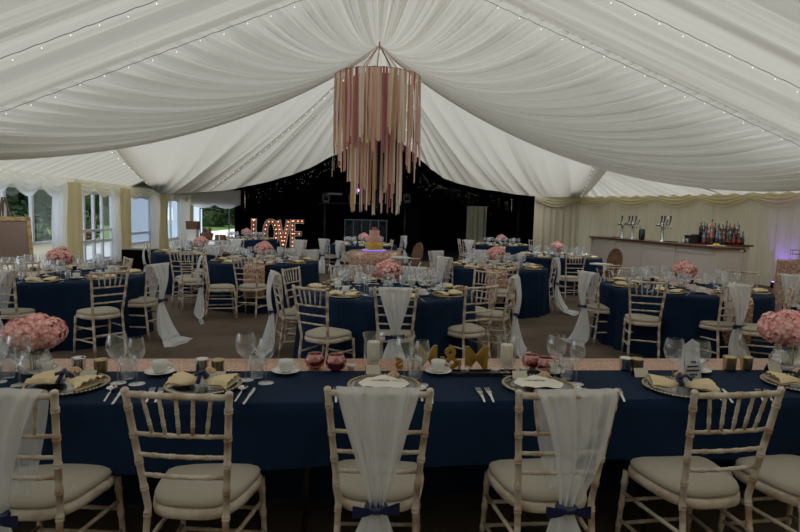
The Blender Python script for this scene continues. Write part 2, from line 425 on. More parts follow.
def eave_r(u, v):
    x, y, nx, ny = wr_at(u*WLEN)
    xr, yr = x*CY+y*SY, -x*SY+y*CY
    xi = 9.25 if yr < 9.2 else 8.2 if yr < 12.5 else 6.6+(yr-15.2)*.3
    yi = yr-1.2*(1 if yr > 15 else 0)
    X = xr+(xi-xr)*v; Y = yr+(yi-yr)*v
    z = 2.42+(max(roofz(xi), 2.6)+.06-2.42)*v+.05*sin(u*WLEN*13+.8*sin(u*WLEN*1.3))+.02*sin(u*WLEN*31+1)
    return RM(X, Y, z)
b = MB(); b.grid(eave_r, 620, 8); struct(b.obj('ceiling_panel', LIN))
# black starcloth: end wall and its sloping roof
def blackwall(u, v):
    x = -5.05+(8.6+5.05)*u; return RM(x, 27.6+.05*sin(x*14)+.03*sin(x*23), 6.2*v)
b = MB(); b.grid(blackwall, 260, 4); b.box(-7.2, 9.0, 27.7, 27.76, 2.6, 6.4, RM); b.box(-5.09, -5.05, 26.4, 27.7, 0, 4, RM); struct(b.obj('wall_end', BLACK))
b = MB(); b.grid(lambda u, v: RM(-7.3+(8.5+7.3)*u, 19.3+(27.8-19.3)*v, roofz(-7.3+15.8*u)+.28), 40, 4)
struct(b.obj('ceiling_black', BLACK))
b = MB(); b.grid(lambda u, v: RM(8.62+.02*sin(u*60), 20.2+7.5*u, 6*v), 60, 2); struct(b.obj('wall_return', BLACK))
# pelmet under the black roof, both sides, down to the eaves
b = MB(); b.box(-7.3, -7.22, 22.6, 26.6, 2.2, 2.9, RM); struct(b.obj('wall_pelmet', BLACK))
# right-hand lining
def rwall(u, v):
    x, y, nx, ny = wr_at(u*WLEN); d = u*WLEN; q = .022*sin(d*26)+.012*sin(d*43+.7)
    return (x+nx*q, y+ny*q, 2.5*v)
b = MB(); b.grid(rwall, 900, 3)
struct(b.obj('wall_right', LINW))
# near end wall behind the camera and near side walls
b = MB(); b.grid(lambda u, v: RM(-7.4+(12.5+7.4)*u, -3.0+.02*sin(u*400), 5.9*v), 60, 2); struct(b.obj('wall_back', LINW))
# left wall: lining panels around the openings
openings = [(1.0, 4.0, .75), (5.0, 7.6, .75), (8.6, 10.9, .75), (11.9, 14.75, .72), (15.55, 18.0, .02), (18.85, 21.3, .42), (22.75, 24.9, .42)]
b = MB(); y = -3.0
for a, c, s_ in openings:
    b.box(XL-.05, XL, y, a, 0, ZL+.1, RM); b.box(XL-.05, XL, a, c, 0, s_, RM); b.box(XL-.05, XL, a, c, 2.08, ZL+.1, RM); y = c
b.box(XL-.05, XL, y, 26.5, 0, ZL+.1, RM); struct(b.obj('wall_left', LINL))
FROST = mat('frosted_window_film', (.62, .72, .84), .6, trans=.7, mask=.35)
n = 0
for idx, (a, c, s_) in enumerate(openings):
    isdoor = idx == 4; n += 1
    root = bpy.data.objects.new('door_1' if isdoor else 'window_%d' % (n if n < 5 else n-1), None); COL.objects.link(root); struct(root)
    fr = MB(); w = .07; x0, x1 = XL-.09, XL-.02; T = 2.08
    mull = {3: [12.55, 13.6], 4: [16.15, 16.75, 17.3], 5: [], 6: [23.8]}.get(idx, [(a+c)/2])
    for yy in [a+w/2, c-w/2]: fr.box(x0, x1, yy-w/2, yy+w/2, s_, T, RM)
    for yy in mull: fr.box(x0, x1, yy-w*.6, yy+w*.6, s_, T, RM)
    for zz in [s_+w/2, T-w/2]+([.68, .98] if isdoor else [.80] if idx == 5 else []): fr.box(x0, x1, a, c, zz-w/2, zz+w/2, RM)
    fr.obj('window_frame', WHITEP, root)
    g = MB(); g.box(XL-.062, XL-.054, a+w*.5, c-w*.5, s_+w*.5, T-w*.5, RM); g.obj('pane', FROST if idx in (5,) else WINDOWG, root)
    if isdoor:
        h = MB(); h.tube([RM(XL-.01, 16.9, 1.0), RM(XL+.04, 16.9, 1.0), RM(XL+.04, 17.05, 1.0)], .012, 8); h.obj('door_handle', SILVER, root)
# gathered columns on the legs and white voile curtains
def curtain(y0, y1, ztop, mt, name, label, gather=0.0, x=XL+.12, out=.06, tie=False, grp=None):
    ph = random.uniform(0, 6)
    def f(u, v):
        z = ztop*(1-v); w = (y1-y0); yc = (y0+y1)/2; k = 1-gather*sin(min(v*1.3, 1)*pi/2)
        a = out*(1 if v > .03 else .6)
        return RM(x+a*sin(u*w*26+ph)*(.6+.4*v)+.03*sin(v*5+ph), yc+(u-.5)*w*k+gather*.2*w*v, z)
    b = MB(); b.grid(f, max(30, int((y1-y0)*60)), 16); o = b.obj(name, mt); tag(o, label, 'curtain', grp); return o
colname = ['beside the framed board', 'between the glazed door and the dark hedge window', 'between the glazed door and frosted window', 'between frosted window and last window', 'in the far corner by the open end']
for k, (yy, nm) in enumerate(zip((11.4, 15.15, 18.45, 22.1), colname[:4])):
    def f(u, v, yy=yy):
        a = u*2*pi; r = .17*(1+.09*sin(a*7)+.05*sin(a*12+1)); return RM(XL+.16+r*cos(a), yy+r*1.5*sin(a), 2.25*(1-v))
    b = MB(); b.grid(f, 80, 3); tag(b.obj('column_drape', CREAM), 'cream gathered drape wrapping the marquee leg '+nm, 'drape', 'cream drapes on the marquee legs')
curtain(14.1, 14.95, 2.15, SHEER, 'voile_curtain', 'white voile curtain between the hedge window and the cream leg drape beside the glazed door', .15)
curtain(15.35, 15.65, 2.15, SHEER, 'voile_curtain', 'narrow white voile curtain against the near jamb of the glazed door', .1)
curtain(17.6, 18.25, 2.15, SHEER, 'voile_curtain', 'white voile curtain at the far jamb of the glazed door', .15)
curtain(20.8, 21.9, 2.15, SHEER, 'voile_curtain', 'white voile curtain at the far side of the frosted window', .2)
curtain(24.5, 26.1, 2.15, SHEER, 'voile_curtain', 'white voile curtain in the corner beside the open end', .2)
curtain(22.35, 22.9, 2.15, CREAM, 'voile_curtain', 'cream curtain at the near jamb of the last side window', .1)
# scalloped valances
def valance(f_xy, length, scallop, z0, depth, name, mt, phase=0, offs=.1):
    def f(u, v):
        d = u*length; x, y, nx, ny = f_xy(d); k = abs(sin((d+phase)/scallop*pi)); dep = depth*(.45+.55*k)
        bulge = offs+.06*sin(v*pi)*(.5+.5*k)+.018*sin(v*24-k*3.0)*(.3+k)
        return (x-nx*bulge, y-ny*bulge, z0-dep*v)
    b = MB(); b.grid(f, int(length*26), 22); return struct(b.obj(name, mt))
def lw(d):
    p = RM(XL, 8+d, 0); return p[0], p[1], -CY, -SY
valance(lw, 7.4, 1.15, 2.33, .50, 'trim_1', SHEER)
def lw2(d):
    p = RM(XL, 15.3+d, 0); return p[0], p[1], -CY, -SY
valance(lw2, 10.8, 1.2, 2.36, .42, 'trim_2', mat('ivory_valance', (.84, .80, .67), .85, trans=.6, spec=.1))
sgn = [1]
def rw(d):
    x, y, nx, ny = wr_at(d); return x, y, -nx, -ny
probe = wr_at(3.0)
valance(lambda d: (lambda q: (q[0], q[1], q[2]*(1 if q[2]*q[0]+q[3]*(q[1]-12) > 0 else -1), q[3]*(1 if q[2]*q[0]+q[3]*(q[1]-12) > 0 else -1)))(wr_at(d)), WLEN-6, 1.55, 2.47, .40, 'trim_3', CREAM)
# open end at the far left
ox0, oz = plane(193, 204, 26.4); ox1, _ = plane(238, 204, 26.4)
b = MB(); b.box(-7.3, ox0, 26.4, 26.5, 0, 2.6, RM); b.box(ox0, ox1+.1, 26.4, 26.48, oz, 2.6, RM); struct(b.obj('wall_end_left', LINW))
def pel(u, v):
    x = ox0-.1+(ox1-ox0+.15)*u; k = abs(sin(u*pi*2)); return RM(x, 26.3-.03*sin(v*9), 2.5-(2.5-oz+.02+.16*k)*v)
b = MB(); b.grid(pel, 60, 10); struct(b.obj('trim_4', SHEER))

# ------------------------------------------------------------------ fairy lights
WARM = mat('fairy_bulb_glow', (1, .88, .7), .4, emit=1.6)
CABLE = mat('clear_cable', (.10, .10, .085), .5)
def string(pts, name, label, nb, r=.007, droop=.012, bulb=.0065):
    root = thing(name, label, 'fairy lights')
    P = []; n = nb*4; rnd = random.Random(nb)
    seg = [math.dist(a, c) for a, c in zip(pts, pts[1:])]; T = sum(seg)
    def at(d):
        for (a, c), L_ in zip(zip(pts, pts[1:]), seg):
            if d <= L_: return lerp3(a, c, d/L_)
            d -= L_
        return pts[-1]
    for i in range(n+1):
        p = at(T*i/n); P.append((p[0], p[1], p[2]-droop*abs(sin(i*.9))))
    MB().tube(P, r*.6, 4).obj('cable', CABLE, root)
    for i in range(nb):
        p = P[i*4+2]; bb = MB(); bb.ball((0, 0, 0), bulb, 6, 4, 1.5); o = bb.obj('bulb', WARM, root); o.location = (p[0], p[1], p[2]-.02-.05*rnd.random())
def raft(x, yr, dz=-.10): return RM(x, yr, (max(roofz(x), 2.3))+dz)
string([raft(x, 8.9) for x in (-6.9, -3.5, -.2, .8, 2, 5, 9.2)], 'fairy_lights', 'string of fairy lights along the rafter just before the big gathered swag', 46)
string([raft(x, 7.3) for x in (-5.5, -3.5, -.2, .8, 2, 5, 8)], 'fairy_lights', 'string of fairy lights on the nearest visible rafter, high in both upper corners', 40)
def fanpt(u, t): 
    p = fan(u, t); return (p[0], p[1]-.05, p[2]-.07)
string([fanpt(.20, t) for t in (.12, .3, .5, .7, .9)], 'fairy_lights', 'string of fairy lights fanning down from the ribbon hoop towards the side windows', 24, bulb=.008)
string([fanpt(.62, t) for t in (.12, .3, .5, .7, .9)], 'fairy_lights', 'string of fairy lights fanning down from the ribbon hoop towards the bar corner', 24, bulb=.008)
string([fanpt(.985, t) for t in (0, .3, .5, .7, .95)], 'fairy_lights', 'short string of fairy lights running down the roof corner above the bar', 12, bulb=.008)
string([RM(-5.2, 13.0, 2.95), RM(-6.0, 17, 2.6), RM(-6.9, 21.8, 2.35)], 'fairy_lights', 'short string of fairy lights along the roof panel above the side windows', 12, bulb=.008)
string([RM(.8, 8.95, 5.4), RM(.78, 11, 5.45), RM(.75, 14, 5.6)], 'fairy_lights', 'string of fairy lights along the ridge down to the ribbon hoop', 16)
# starcloth points near the hem
STAR = mat('starcloth_point', (1, .9, .75), .5, emit=.9); b = MB(); rnd = random.Random(5)
for i in range(330):
    u = rnd.uniform(.14, .93); h = hemat(u); dz = abs(rnd.gauss(0, .32))
    p = RM(max(-4.8, min(8.2, h[0]*1.38-.2)), 27.4, max(.5, (h[2]-1.6)*1.42+1.5-dz)); b.ball(p, .007, 4, 2)
tag(b.obj('star_lights', STAR), 'tiny points of light scattered over the black starcloth under the swag hem', 'star lights', kind='stuff')

# ------------------------------------------------------------------ ribbon chandelier
CHX, CHY = W(378, 78, 4.6)
root = thing('ribbon_chandelier', 'large round hanging hoop of pink, cream and navy ribbons over the cake table', 'chandelier', (CHX, CHY, 4.6))
b = MB(); R_ = .945
b.tube([(R_*cos(2*pi*k/48), R_*sin(2*pi*k/48), 0) for k in range(49)], .007, 5, False)
b.tube([(.55*cos(2*pi*k/36), .55*sin(2*pi*k/36), -.03) for k in range(37)], .012, 6, False); b.obj('hoop', mat('hoop_pink', (.45, .25, .2), .6), root)
RC = [((.85, .50, .46), 22), ((.90, .66, .50), 22), ((.95, .84, .72), 24), ((.50, .17, .20), 13), ((.66, .48, .22), 9), ((.010, .012, .030), 9), ((.66, .42, .32), 12)]
RMATS = [(mat('ribbon_%d' % i, c, .6, trans=.25, spec=.3), w) for i, (c, w) in enumerate(RC)]
pool = [m_ for m_, w in RMATS for _ in range(w)]
apex = (.02, 0, .70)
for k in range(9):
    a = 2*pi*k/9+.3; e = (R_*cos(a), R_*sin(a), 0)
    b = MB(); b.tube([apex, lerp3(apex, e, .5), e], .016, 5, True, .3); b.obj('suspension_ribbon', RMATS[5][0] if k == 1 else RMATS[k % 3][0], root)
b = MB(); b.tube([(.02, 0, .68), (.02, 0, .9)], .012, 5); b.obj('hanging_cord', CABLE, root)
rnd = random.Random(12)
def ribbon(bm, x, y, z, ln, w, az):
    z += rnd.uniform(-.004, .022)
    ph = rnd.uniform(0, 6); tw = rnd.uniform(-1.2, 1.2); n = 10; dx, dy = rnd.uniform(-.03, .03), rnd.uniform(-.03, .03)
    def f(u, v):
        a = az+tw*v+.25*sin(v*4+ph); s_ = (u-.5)*w; zz = z-ln*v-(.03*u if v == 1 else 0)
        return (x+dx*v+s_*cos(a), y+dy*v+s_*sin(a), zz)
    bm.grid(f, 1, n)
rest = {}
cnt = 0
for tier, (rr, num) in enumerate(((.945, 120), (.55, 72), (.3, 26))):
    for k in range(num):
        a = 2*pi*(k+rnd.uniform(-.5, .5))/num
        ln = .885*rnd.choice([rnd.uniform(1.2, 1.75), rnd.uniform(1.45, 1.75), rnd.uniform(1.5, 2.2)]) if tier == 0 else .885*rnd.uniform(2.45, 3.4)
        if tier == 0 and abs(cos(a)) > .72 and rnd.random() < .35: ln = rnd.uniform(1.75, 2.3)
        mt = rnd.choice(pool); front = sin(a) < .1
        if cnt < 98 and ((tier == 0 and front) or (tier == 1 and front)):
            b = MB(); ribbon(b, rr*cos(a), rr*sin(a), 0 if tier == 0 else -.03, ln, rnd.uniform(.035, .068), a+pi/2); b.obj('ribbon', mt, root); cnt += 1
        else:
            bm = rest.setdefault(mt.name, (MB(), mt))[0]; ribbon(bm, rr*cos(a), rr*sin(a), 0 if tier == 0 else -.03, ln, rnd.uniform(.035, .068), a+pi/2)
b = MB(); idx = []; ms = []
for i, (k, (bm, mt)) in enumerate(rest.items()): b.add(bm.v, bm.f); idx += [i]*len(bm.f); ms.append(mt)
o = b.obj('ribbon_mass', ms, root); o.data.polygons.foreach_set('material_index', idx); o['kind'] = 'stuff'

# ------------------------------------------------------------------ tableware prototypes
def lathe_obj(name, prof, mt, seg=18, **k):
    b = MB(); b.lathe(prof, seg, **k); return b
bowl = [(.006, .098), (.012, .101), (.028, .112), (.038, .132), (.041, .152), (.038, .175), (.031, .205)]
tallbowl = [(.006, .10), (.014, .104), (.030, .125), (.035, .145), (.033, .17), (.027, .20)]
stem = [(.005, .004), (.0035, .02), (.003, .05), (.0035, .085), (.006, .099)]
foot = [(.001, .006), (.006, .005), (.030, .0025), (.034, .001), (.034, .0), (.001, 0)]
FGM = glassmat('table_glassware', (.95, .97, .99), .16, .95, glint=.55)  # stronger painted highlights for sparkle on the round tables
def make_far_glass(bw, name):
    b = MB(); b.lathe(bw, 12); b.lathe(stem, 5); b.lathe(foot, 12); return b.mesh(name, FGM)
FG1 = make_far_glass(bowl, 'wine_glass'); FG2 = make_far_glass(tallbowl, 'wine_glass')
TUM = MB().lathe([(.001, .003), (.026, .003), (.031, .05), (.033, .095), (.031, .095), (.028, .05), (.024, .008)], 12).mesh('tumbler', GLASS)
def near_glass(kind, label, cat, loc, sc=1.0, group=None):
    bw = {'w': bowl, 't': tallbowl, 'g': [(.006, .10), (.018, .106), (.036, .125), (.045, .155), (.043, .18), (.035, .212)]}[kind]
    t = thing('wine_glass', label, cat, loc, 0, group); t.scale = (sc,)*3
    MB().lathe(bw, 28).obj('bowl', GLASS, t); MB().lathe(stem, 10).obj('stem', GLASS, t); MB().lathe(foot, 28).obj('foot', GLASS, t); return t
cupp = [(.001, .004), (.022, .003), (.03, .008), (.036, .03), (.039, .062), (.036, .062), (.033, .03), (.027, .01), (.001, .008)]
saup = [(.001, .002), (.028, .002), (.05, .009), (.073, .016), (.073, .018), (.05, .013), (.028, .006), (.001, .006)]
CUP = MB().lathe(cupp, 16).mesh('cup', CHINA)
SAU = MB().lathe(saup, 20).mesh('saucer', CHINA)
HAN = MB().tube([(.036+.026*sin(pi*k/8), 0, .05-.034*k/8) for k in range(9)], .0045, 6).mesh('handle', CHINA)
def napkin(seed, big=1.0):
    rnd = random.Random(seed); b = MB()
    for sx in (-1, 1):
        p1, p2 = rnd.uniform(0, 6), rnd.uniform(0, 6)
        def f(u, v, sx=sx):
            t = u; w = .012+.060*t**.8+.006*sin(t*9+p1); s_ = 2*v-1
            return (sx*(.01+.105*t), s_*w+.01*sin(t*3+p2), .014+.020*math.sqrt(max(0, 1-s_*s_))*(.6+.5*sin(t*pi*.8))+.010*abs(sin(s_*7+p1+t*2))*t)
        b.grid(f, 12, 18)
        b.grid(lambda u, v, f=f: (lambda p: (p[0], p[1]*1.02, .013))(f(u, v)), 4, 4)
    return b.mesh('napkin', NAPK)
NAPS = [napkin(2), napkin(5), napkin(8)]
CHP = MB().lathe([(.001, .004), (.10, .004), (.115, .008), (.155, .013), (.157, .010), (.115, .003), (.001, .001)], 32).mesh('plate', CHARG)
b = MB(); 
for k in range(60): b.ball((.156*cos(2*pi*k/60), .156*sin(2*pi*k/60), .012), .0062, 6, 4)
RIM = b.mesh('beaded_rim', GOLDR)
RIM2 = MB().tube([(.156*cos(2*pi*k/28), .156*sin(2*pi*k/28), .012) for k in range(29)], .006, 5, False).mesh('beaded_rim', GOLDR)
b = MB(); b.lathe([(.001, .004), (.10, .004), (.115, .008), (.155, .013), (.157, .010), (.115, .003), (.001, .001)], 24); nf = len(b.f)
b.tube([(.156*cos(2*pi*k/24), .156*sin(2*pi*k/24), .012) for k in range(25)], .006, 4, False)
FPLATE = b.mesh('charger_plate', [CHARG, GOLDR]); FPLATE.polygons.foreach_set('material_index', [0]*nf+[1]*(len(b.f)-nf))
def fork_mesh():
    b = MB()
    b.grid(lambda u, v: ((u-.5)*(.008+.006*v if v < .6 else .016-.008*abs(v-.8)), -.10+.13*v, .004+.004*sin(v*3)), 2, 8)
    for k in range(4): b.box(-.011+k*.0062, -.0085+k*.0062, .03, .085, .005, .007)
    b.box(-.011, .0125, .015, .032, .004, .007); return b
FORK = fork_mesh().mesh('fork', CUTL)
b = MB(); b.grid(lambda u, v: ((u-.5)*.010, -.11+.10*v, .005), 2, 4); b.prism([(-.006, -.01), (.007, -.01), (.009, .05), (.004, .095), (-.006, .10)], .003, .006); KNIFE = b.mesh('knife', CUTL)
b = MB(); b.grid(lambda u, v: ((u-.5)*.008, -.10+.13*v, .006), 2, 4)
b.grid(lambda u, v: ((u-.5)*.042*math.sqrt(max(.02, 1-(2*v-1)**2)), .03+.062*v, .003+.01*abs(2*u-1)), 6, 8); SPOON = b.mesh('spoon', CUTL)
def inst(name, me, loc, rz, label, cat, group=None, sc=None):
    o = bpy.data.objects.new(name, me); COL.objects.link(o); o.location = loc; o.rotation_euler = (0, 0, rz)
    if sc: o.scale = (sc,)*3
    tag(o, label, cat, group); return o
def part(name, me, parent, loc=None, label=None):
    o = bpy.data.objects.new(name, me); COL.objects.link(o); o.parent = parent
    if loc: o.location = loc
    if label: o['label'] = label
    return o
# hydrangeas
FLM = bpy.data.materials.new('hydrangea_petals'); FLM.use_nodes = True
_n = FLM.node_tree.nodes; _l = FLM.node_tree.links; _b = _n['Principled BSDF']; _a = _n.new('ShaderNodeAttribute'); _a.attribute_name = 'petal'
_l.new(_a.outputs['Color'], _b.inputs['Base Color']); _b.inputs['Roughness'].default_value = .6; _b.inputs['Specular IOR Level'].default_value = .2
def hydrangea_mesh(R, nfl, seed, fs=.02, deep=1.0):
    rnd = random.Random(seed); b = MB(); cols = []
    b.ball((0, 0, 0), R*.82, 12, 8); cols += [(.35*deep, .10, .12)]*len(b.v)
    ga = pi*(3-math.sqrt(5))
    for i in range(nfl):
        zz = 1-2*(i+.5)/nfl; rr = math.sqrt(1-zz*zz); a = ga*i
        n_ = Vector((rr*cos(a), rr*sin(a), zz)); n_ = (n_+Vector([rnd.uniform(-.18, .18) for _ in range(3)])).normalized()
        c = n_*R*rnd.uniform(.9, 1.06); t = n_.cross(Vector((0, 0, 1)) if abs(n_.z) < .9 else Vector((1, 0, 0))).normalized(); s_ = n_.cross(t)
        rot = rnd.uniform(0, 1.5); pale = rnd.random()
        for k in range(4):
            a2 = rot+k*pi/2; d = t*cos(a2)+s_*sin(a2); e = -t*sin(a2)+s_*cos(a2)
            q = [c, c+d*fs*.6+e*fs*.55+n_*.004, c+d*fs*1.15+n_*.001-n_*fs*.15, c+d*fs*.6-e*fs*.55+n_*.004]
            o = len(b.v); b.add([tuple(x) for x in q], [(0, 1, 2, 3)], False)
            ed = (.80, .10*deep+.10*pale, .16*deep+.10*pale); ce = (.92, .70+.1*pale, .60+.1*pale)
            cols += [ce, tuple(.6*ce[j]+.4*ed[j] for j in range(3)), ed, tuple(.7*ce[j]+.3*ed[j] for j in range(3))]
    me = b.mesh('flower_head', FLM); at = me.color_attributes.new('petal', 'FLOAT_COLOR', 'POINT')
    at.data.foreach_set('color', [x for c in cols for x in (*c, 1)]); return me
HN = [hydrangea_mesh(.078, 85, 3, .029), hydrangea_mesh(.076, 85, 4, .029)]
HF = [hydrangea_mesh(.095, 80, 6, .026, .9), hydrangea_mesh(.09, 80, 7, .026, 1.0)]
VASEN = MB()
for k in range(7): pass
vp = []
for k in range(15):
    z = .004+.15*k/14; vp.append((.052+.008*sin(k*.45)+(.0035 if k % 2 else -.001), z))
VASEN.lathe([(.001, .003)]+vp, 40); VASEM = VASEN.mesh('vase', glassmat('ribbed_glass', (.85, .88, .88), .25, .9, .08, glint=.5))
def flowers(loc, near, label, vlabel, sc=1.0, rnd=None):
    v = inst('flower_vase', VASEM, loc, 0, vlabel, 'vase', sc=sc*(1.0 if near else .95))
    if near: v.scale = (1.45*sc, 1.45*sc, 1.0*sc)
    t = thing('hydrangea_bouquet', label, 'flowers', loc); t.scale = (sc,)*3
    H_ = HN if near else HF
    heads = [(-.072, -.02, .222), (.072, -.015, .222), (0, -.055, .212), (.0, .03, .245), (-.045, .065, .222), (.05, .065, .22)] if near else [(-.06, -.02, .215), (.065, -.01, .21), (0, .01, .245), (.0, -.06, .2)]
    for i, h in enumerate(heads):
        fh = part('flower_head', H_[i % 2], t, h)
        if near or i < 2: MB().tube([(h[0]*-.7, h[1]*-.7, .02-h[2]), (h[0]*-.6, h[1]*-.6, .12-h[2]), (h[0]*-.2, h[1]*-.2, -.05)], .004, 5).obj('stem', STEM, fh)

# ------------------------------------------------------------------ round tables
def cloth_mesh(R, seed, flare=.05, H_=.755):
    rnd = random.Random(seed); nf = rnd.choice([17, 19, 21]); p1, p2 = rnd.uniform(0, 6), rnd.uniform(0, 6)
    def wave(a, z):
        k = max(0, (H_-.02-z)/H_); return k**.7*(.028*sin(a*nf+p1)+.018*sin(a*(nf*2-5)+p2)+.012*sin(a*7+p2))
    prof = [(.001, H_), (R*.5, H_), (R*.95, H_), (R*.995, H_-.004), (R*1.006, H_-.02), (R*1.008, H_-.06), (R*1.012, H_-.2), (R*1.02, H_-.4), (R*1.03, .2), (R*1.04, .006)]
    return MB().lathe(prof, 160, wave=wave).mesh('tablecloth', NAVY)
HT = .756
def round_table(cx, cy, R, name, nset, a0, seed, flower=True, runner=None, near=True, cutl=False, fsc=1.0):
    rnd = random.Random(seed)
    inst('tablecloth', cloth_mesh(R, seed), (cx, cy, 0), 0, 'floor-length navy cloth covering the '+name, 'tablecloth')
    if runner is not None:
        ra, dx = runner; w = .165; dd = math.sqrt(R*R-dx*dx)+.028
        def f(u, v):
            x = dx+(u-.5)*2*w; L_ = 2*dd+.52+.52; d = v*L_
            if d < .52: return (x+.01*sin(u*9), -dd-.012-.014*sin(u*12), HT+.004-(.52-d))
            if d > L_-.52: return (x, dd+.01, HT+.004-(d-(L_-.52)))
            return (x, -dd+(d-.52), HT+.004)
        o = MB().grid(f, 8, 40).obj('table_runner', SEQB); o.location = (cx, cy, 0); o.rotation_euler.z = ra
        tag(o, 'rose-gold sequin runner over the '+name, 'table runner')
    if flower: flowers((cx, cy, HT+.008), False, 'pink hydrangeas in the middle of the '+name, 'glass vase of pink hydrangeas on the '+name, fsc)
    for k in range(nset):
        a = a0+2*pi*k/nset; d = (cos(a), sin(a)); n_ = (-d[1], d[0])
        P = lambda r, s_: (cx+d[0]*r+n_[0]*s_, cy+d[1]*r+n_[1]*s_)
        p = P(R-.20, 0); 
        inst('charger_plate', FPLATE, (*p, HT+.001), 0, 'gold-rimmed charger plate on the '+name, 'plate', 'charger plates on the '+name)
        inst('napkin', NAPS[k % 3], (*p, HT+.006), a+pi/2+rnd.uniform(-.4, .4), 'cream napkin on a plate of the '+name, 'napkin', 'napkins on the '+name, 1.25)
        for j, (r, s_, me) in enumerate(((R-.42, .13, FG1), (R-.47, .05, FG2), (R-.52, -.06, FG1))):
            q = P(r+rnd.uniform(-.02, .02), s_+rnd.uniform(-.02, .02))
            inst('wine_glass', me, (*q, HT+.001), rnd.uniform(0, 6), 'clear stemmed wine glass on the '+name, 'glass', 'wine glasses on the '+name, 1.12)
        q = P(R-.38, .21); inst('tumbler', TUM, (*q, HT+.001), 0, 'clear water tumbler on the '+name, 'glass', 'tumblers on the '+name)
        if near or k % 2:
            q = P(R-.42, -.16); c = inst('cup', CUP, (*q, HT+.008), a, 'white coffee cup on the '+name, 'cup', 'coffee cups on the '+name)
            part('handle', HAN, c); inst('saucer', SAU, (*q, HT+.002), 0, 'white saucer on the '+name, 'saucer', 'saucers on the '+name)
        if cutl:
            q = P(R-.15, -.20); inst('fork', FORK, (*q, HT), a+pi/2, 'steel fork laid beside a plate on the '+name, 'fork', 'forks on the '+name)
            q = P(R-.15, .20); inst('knife', KNIFE, (*q, HT), a+pi/2, 'steel knife laid beside a plate on the '+name, 'knife', 'knives on the '+name)
        q = P(R-.35, .0); inst('favour_box', FAV, (*q, HT), rnd.uniform(0, 3), 'small navy and white favour on the '+name, 'favour', 'favours on the '+name)
b = MB(); b.box(-.022, .022, -.022, .022, 0, .05); nf = len(b.f); b.box(-.026, .026, -.026, .026, .05, .058); b.ball((0, 0, .066), .012, 6, 4)
FAV = b.mesh('favour_box', [NAVY, CHINA]); FAV.polygons.foreach_set('material_index', [0]*nf+[1]*(len(b.f)-nf))
TN = {1: 'round table beside the framed board', 2: 'middle table behind the gold letters', 3: 'large round table before the bar',
      4: 'sequin-runner table below the LOVE letters', 5: 'round table between the middle table and the bar',
      6: 'round table closest to the side windows', 8: 'distant table under the LOVE letters', 9: 'distant table before the pale drape',
      10: 'round table beside the far end of the bar', 11: 'round table behind the wedding cake'}
round_table(-4.22, 6.95, .97, TN[1], 8, .3, 1, runner=(radians(-5), -.42), cutl=True)
round_table(-.13, 6.28, .97, TN[2], 8, .2, 2, runner=None, cutl=True)
round_table(3.68, 7.24, 1.0, TN[3], 8, .15, 3, runner=(radians(0), .12), cutl=True)
round_table(-2.36, 9.7, .93, TN[4], 8, .25, 4, runner=(radians(3), .02))
round_table(1.66, 9.75, .9, TN[5], 8, .1, 5, runner=(0, -.12))
round_table(-4.09, 11.5, .95, TN[6], 8, .4, 6, fsc=.95)
round_table(-4.9, 17.8, .95, TN[8], 8, .3, 8, near=False)
round_table(3.23, 18.0, .95, TN[9], 8, .3, 9, near=False, runner=(0, -.2))
round_table(3.6, 12.9, 1.0, TN[10], 8, .2, 10)
round_table(-1.05, 16.0, .95, TN[11], 8, .1, 11, near=False)

# ------------------------------------------------------------------ chairs round the tables
C = chair_at
C(110, 271, 52, None, 'without sash, in front of the table beside the framed board')
C(158, 264, 76, 2, 'side-on at the aisle side of the table beside the framed board', 'trailing on the carpet by the framed-board table')
C(128, 258, 130, None, 'facing the camera behind the aisle side of the table beside the framed board')
C(-4, 270, -5, 3, 'cut by the picture edge at the table beside the framed board', 'cut by the picture edge beside the framed board table')
C(20, 262, -150, None, 'behind the pink flowers of the table beside the framed board')
C(147, 243, -66, 3, 'on the window side of the table closest to the side windows', 'on the window side of the table closest to the windows')
C(181, 251, 0, None, 'with its back to us at the table closest to the side windows')
C(193, 253, 25, None, 'just beside the sashed chair, behind its back, near the side windows')
C(203, 256, -66, 4, 'with trailing sash at the window side of the sequin runner table', 'trailing at the window side of the sequin runner table')
C(245, 257, -8, None, 'back to us right in front of the hanging sequin runner, LOVE letters beyond')
C(275, 272, -66, 3, 'side-on, facing the middle table from the window side', 'facing the middle table from the window side')
C(291, 268, -110, None, 'between the middle table and the sequin runner table, spindles towards us')
C(310, 287, -30, None, 'without sash at the front window-side corner of the middle table')
C(396, 288, 0, 0, 'with white sash at the middle table, behind the gold letters', 'at the front of the middle table behind the gold letters')
C(482, 286, 30, None, 'without sash at the front bar-side corner of the middle table')
C(486, 271, 128, None, 'behind the bar-side corner of the middle table, facing us')
C(514, 276, 68, 3, 'side-on at the bar side of the middle table', 'side-on at the bar side of the middle table')
C(415, 267, 172, 0, 'behind the middle table facing us, half hidden by glassware', 'facing us across the middle table')
C(345, 265, -165, None, 'behind the middle table facing us, beside the pink hydrangeas')
C(506, 263, -4, None, 'back to us in front of the runner nearer the bar')
C(556, 258, 62, 2, 'back to us with a long trailing sash at the aisle before the bar', 'with the longest trailing tail, in the aisle before the bar')
C(576, 255, 5, None, 'behind the trailing-sash chair in the aisle before the bar')
C(588, 272, -70, 3, 'side-on at the aisle side of the table before the bar', 'at the aisle side of the table before the bar')
C(648, 281, -18, None, 'back to us in front of the large table before the bar, no sash')
C(738, 285, 14, 0, 'with white sash at the front of the table before the bar', 'at the front of the table before the bar')
C(792, 288, 60, None, 'partly behind the pink flowers at the bar-side edge of the picture')
C(618, 267, 160, None, 'behind the large table in front of the bar, near the highchair')
C(743, 271, 150, None, 'behind the large table in front of the bar, under the beer bottles')
C(794, 275, -55, 3, 'beside the tall sequin-covered table at the picture edge', 'beside the tall sequin-covered table')
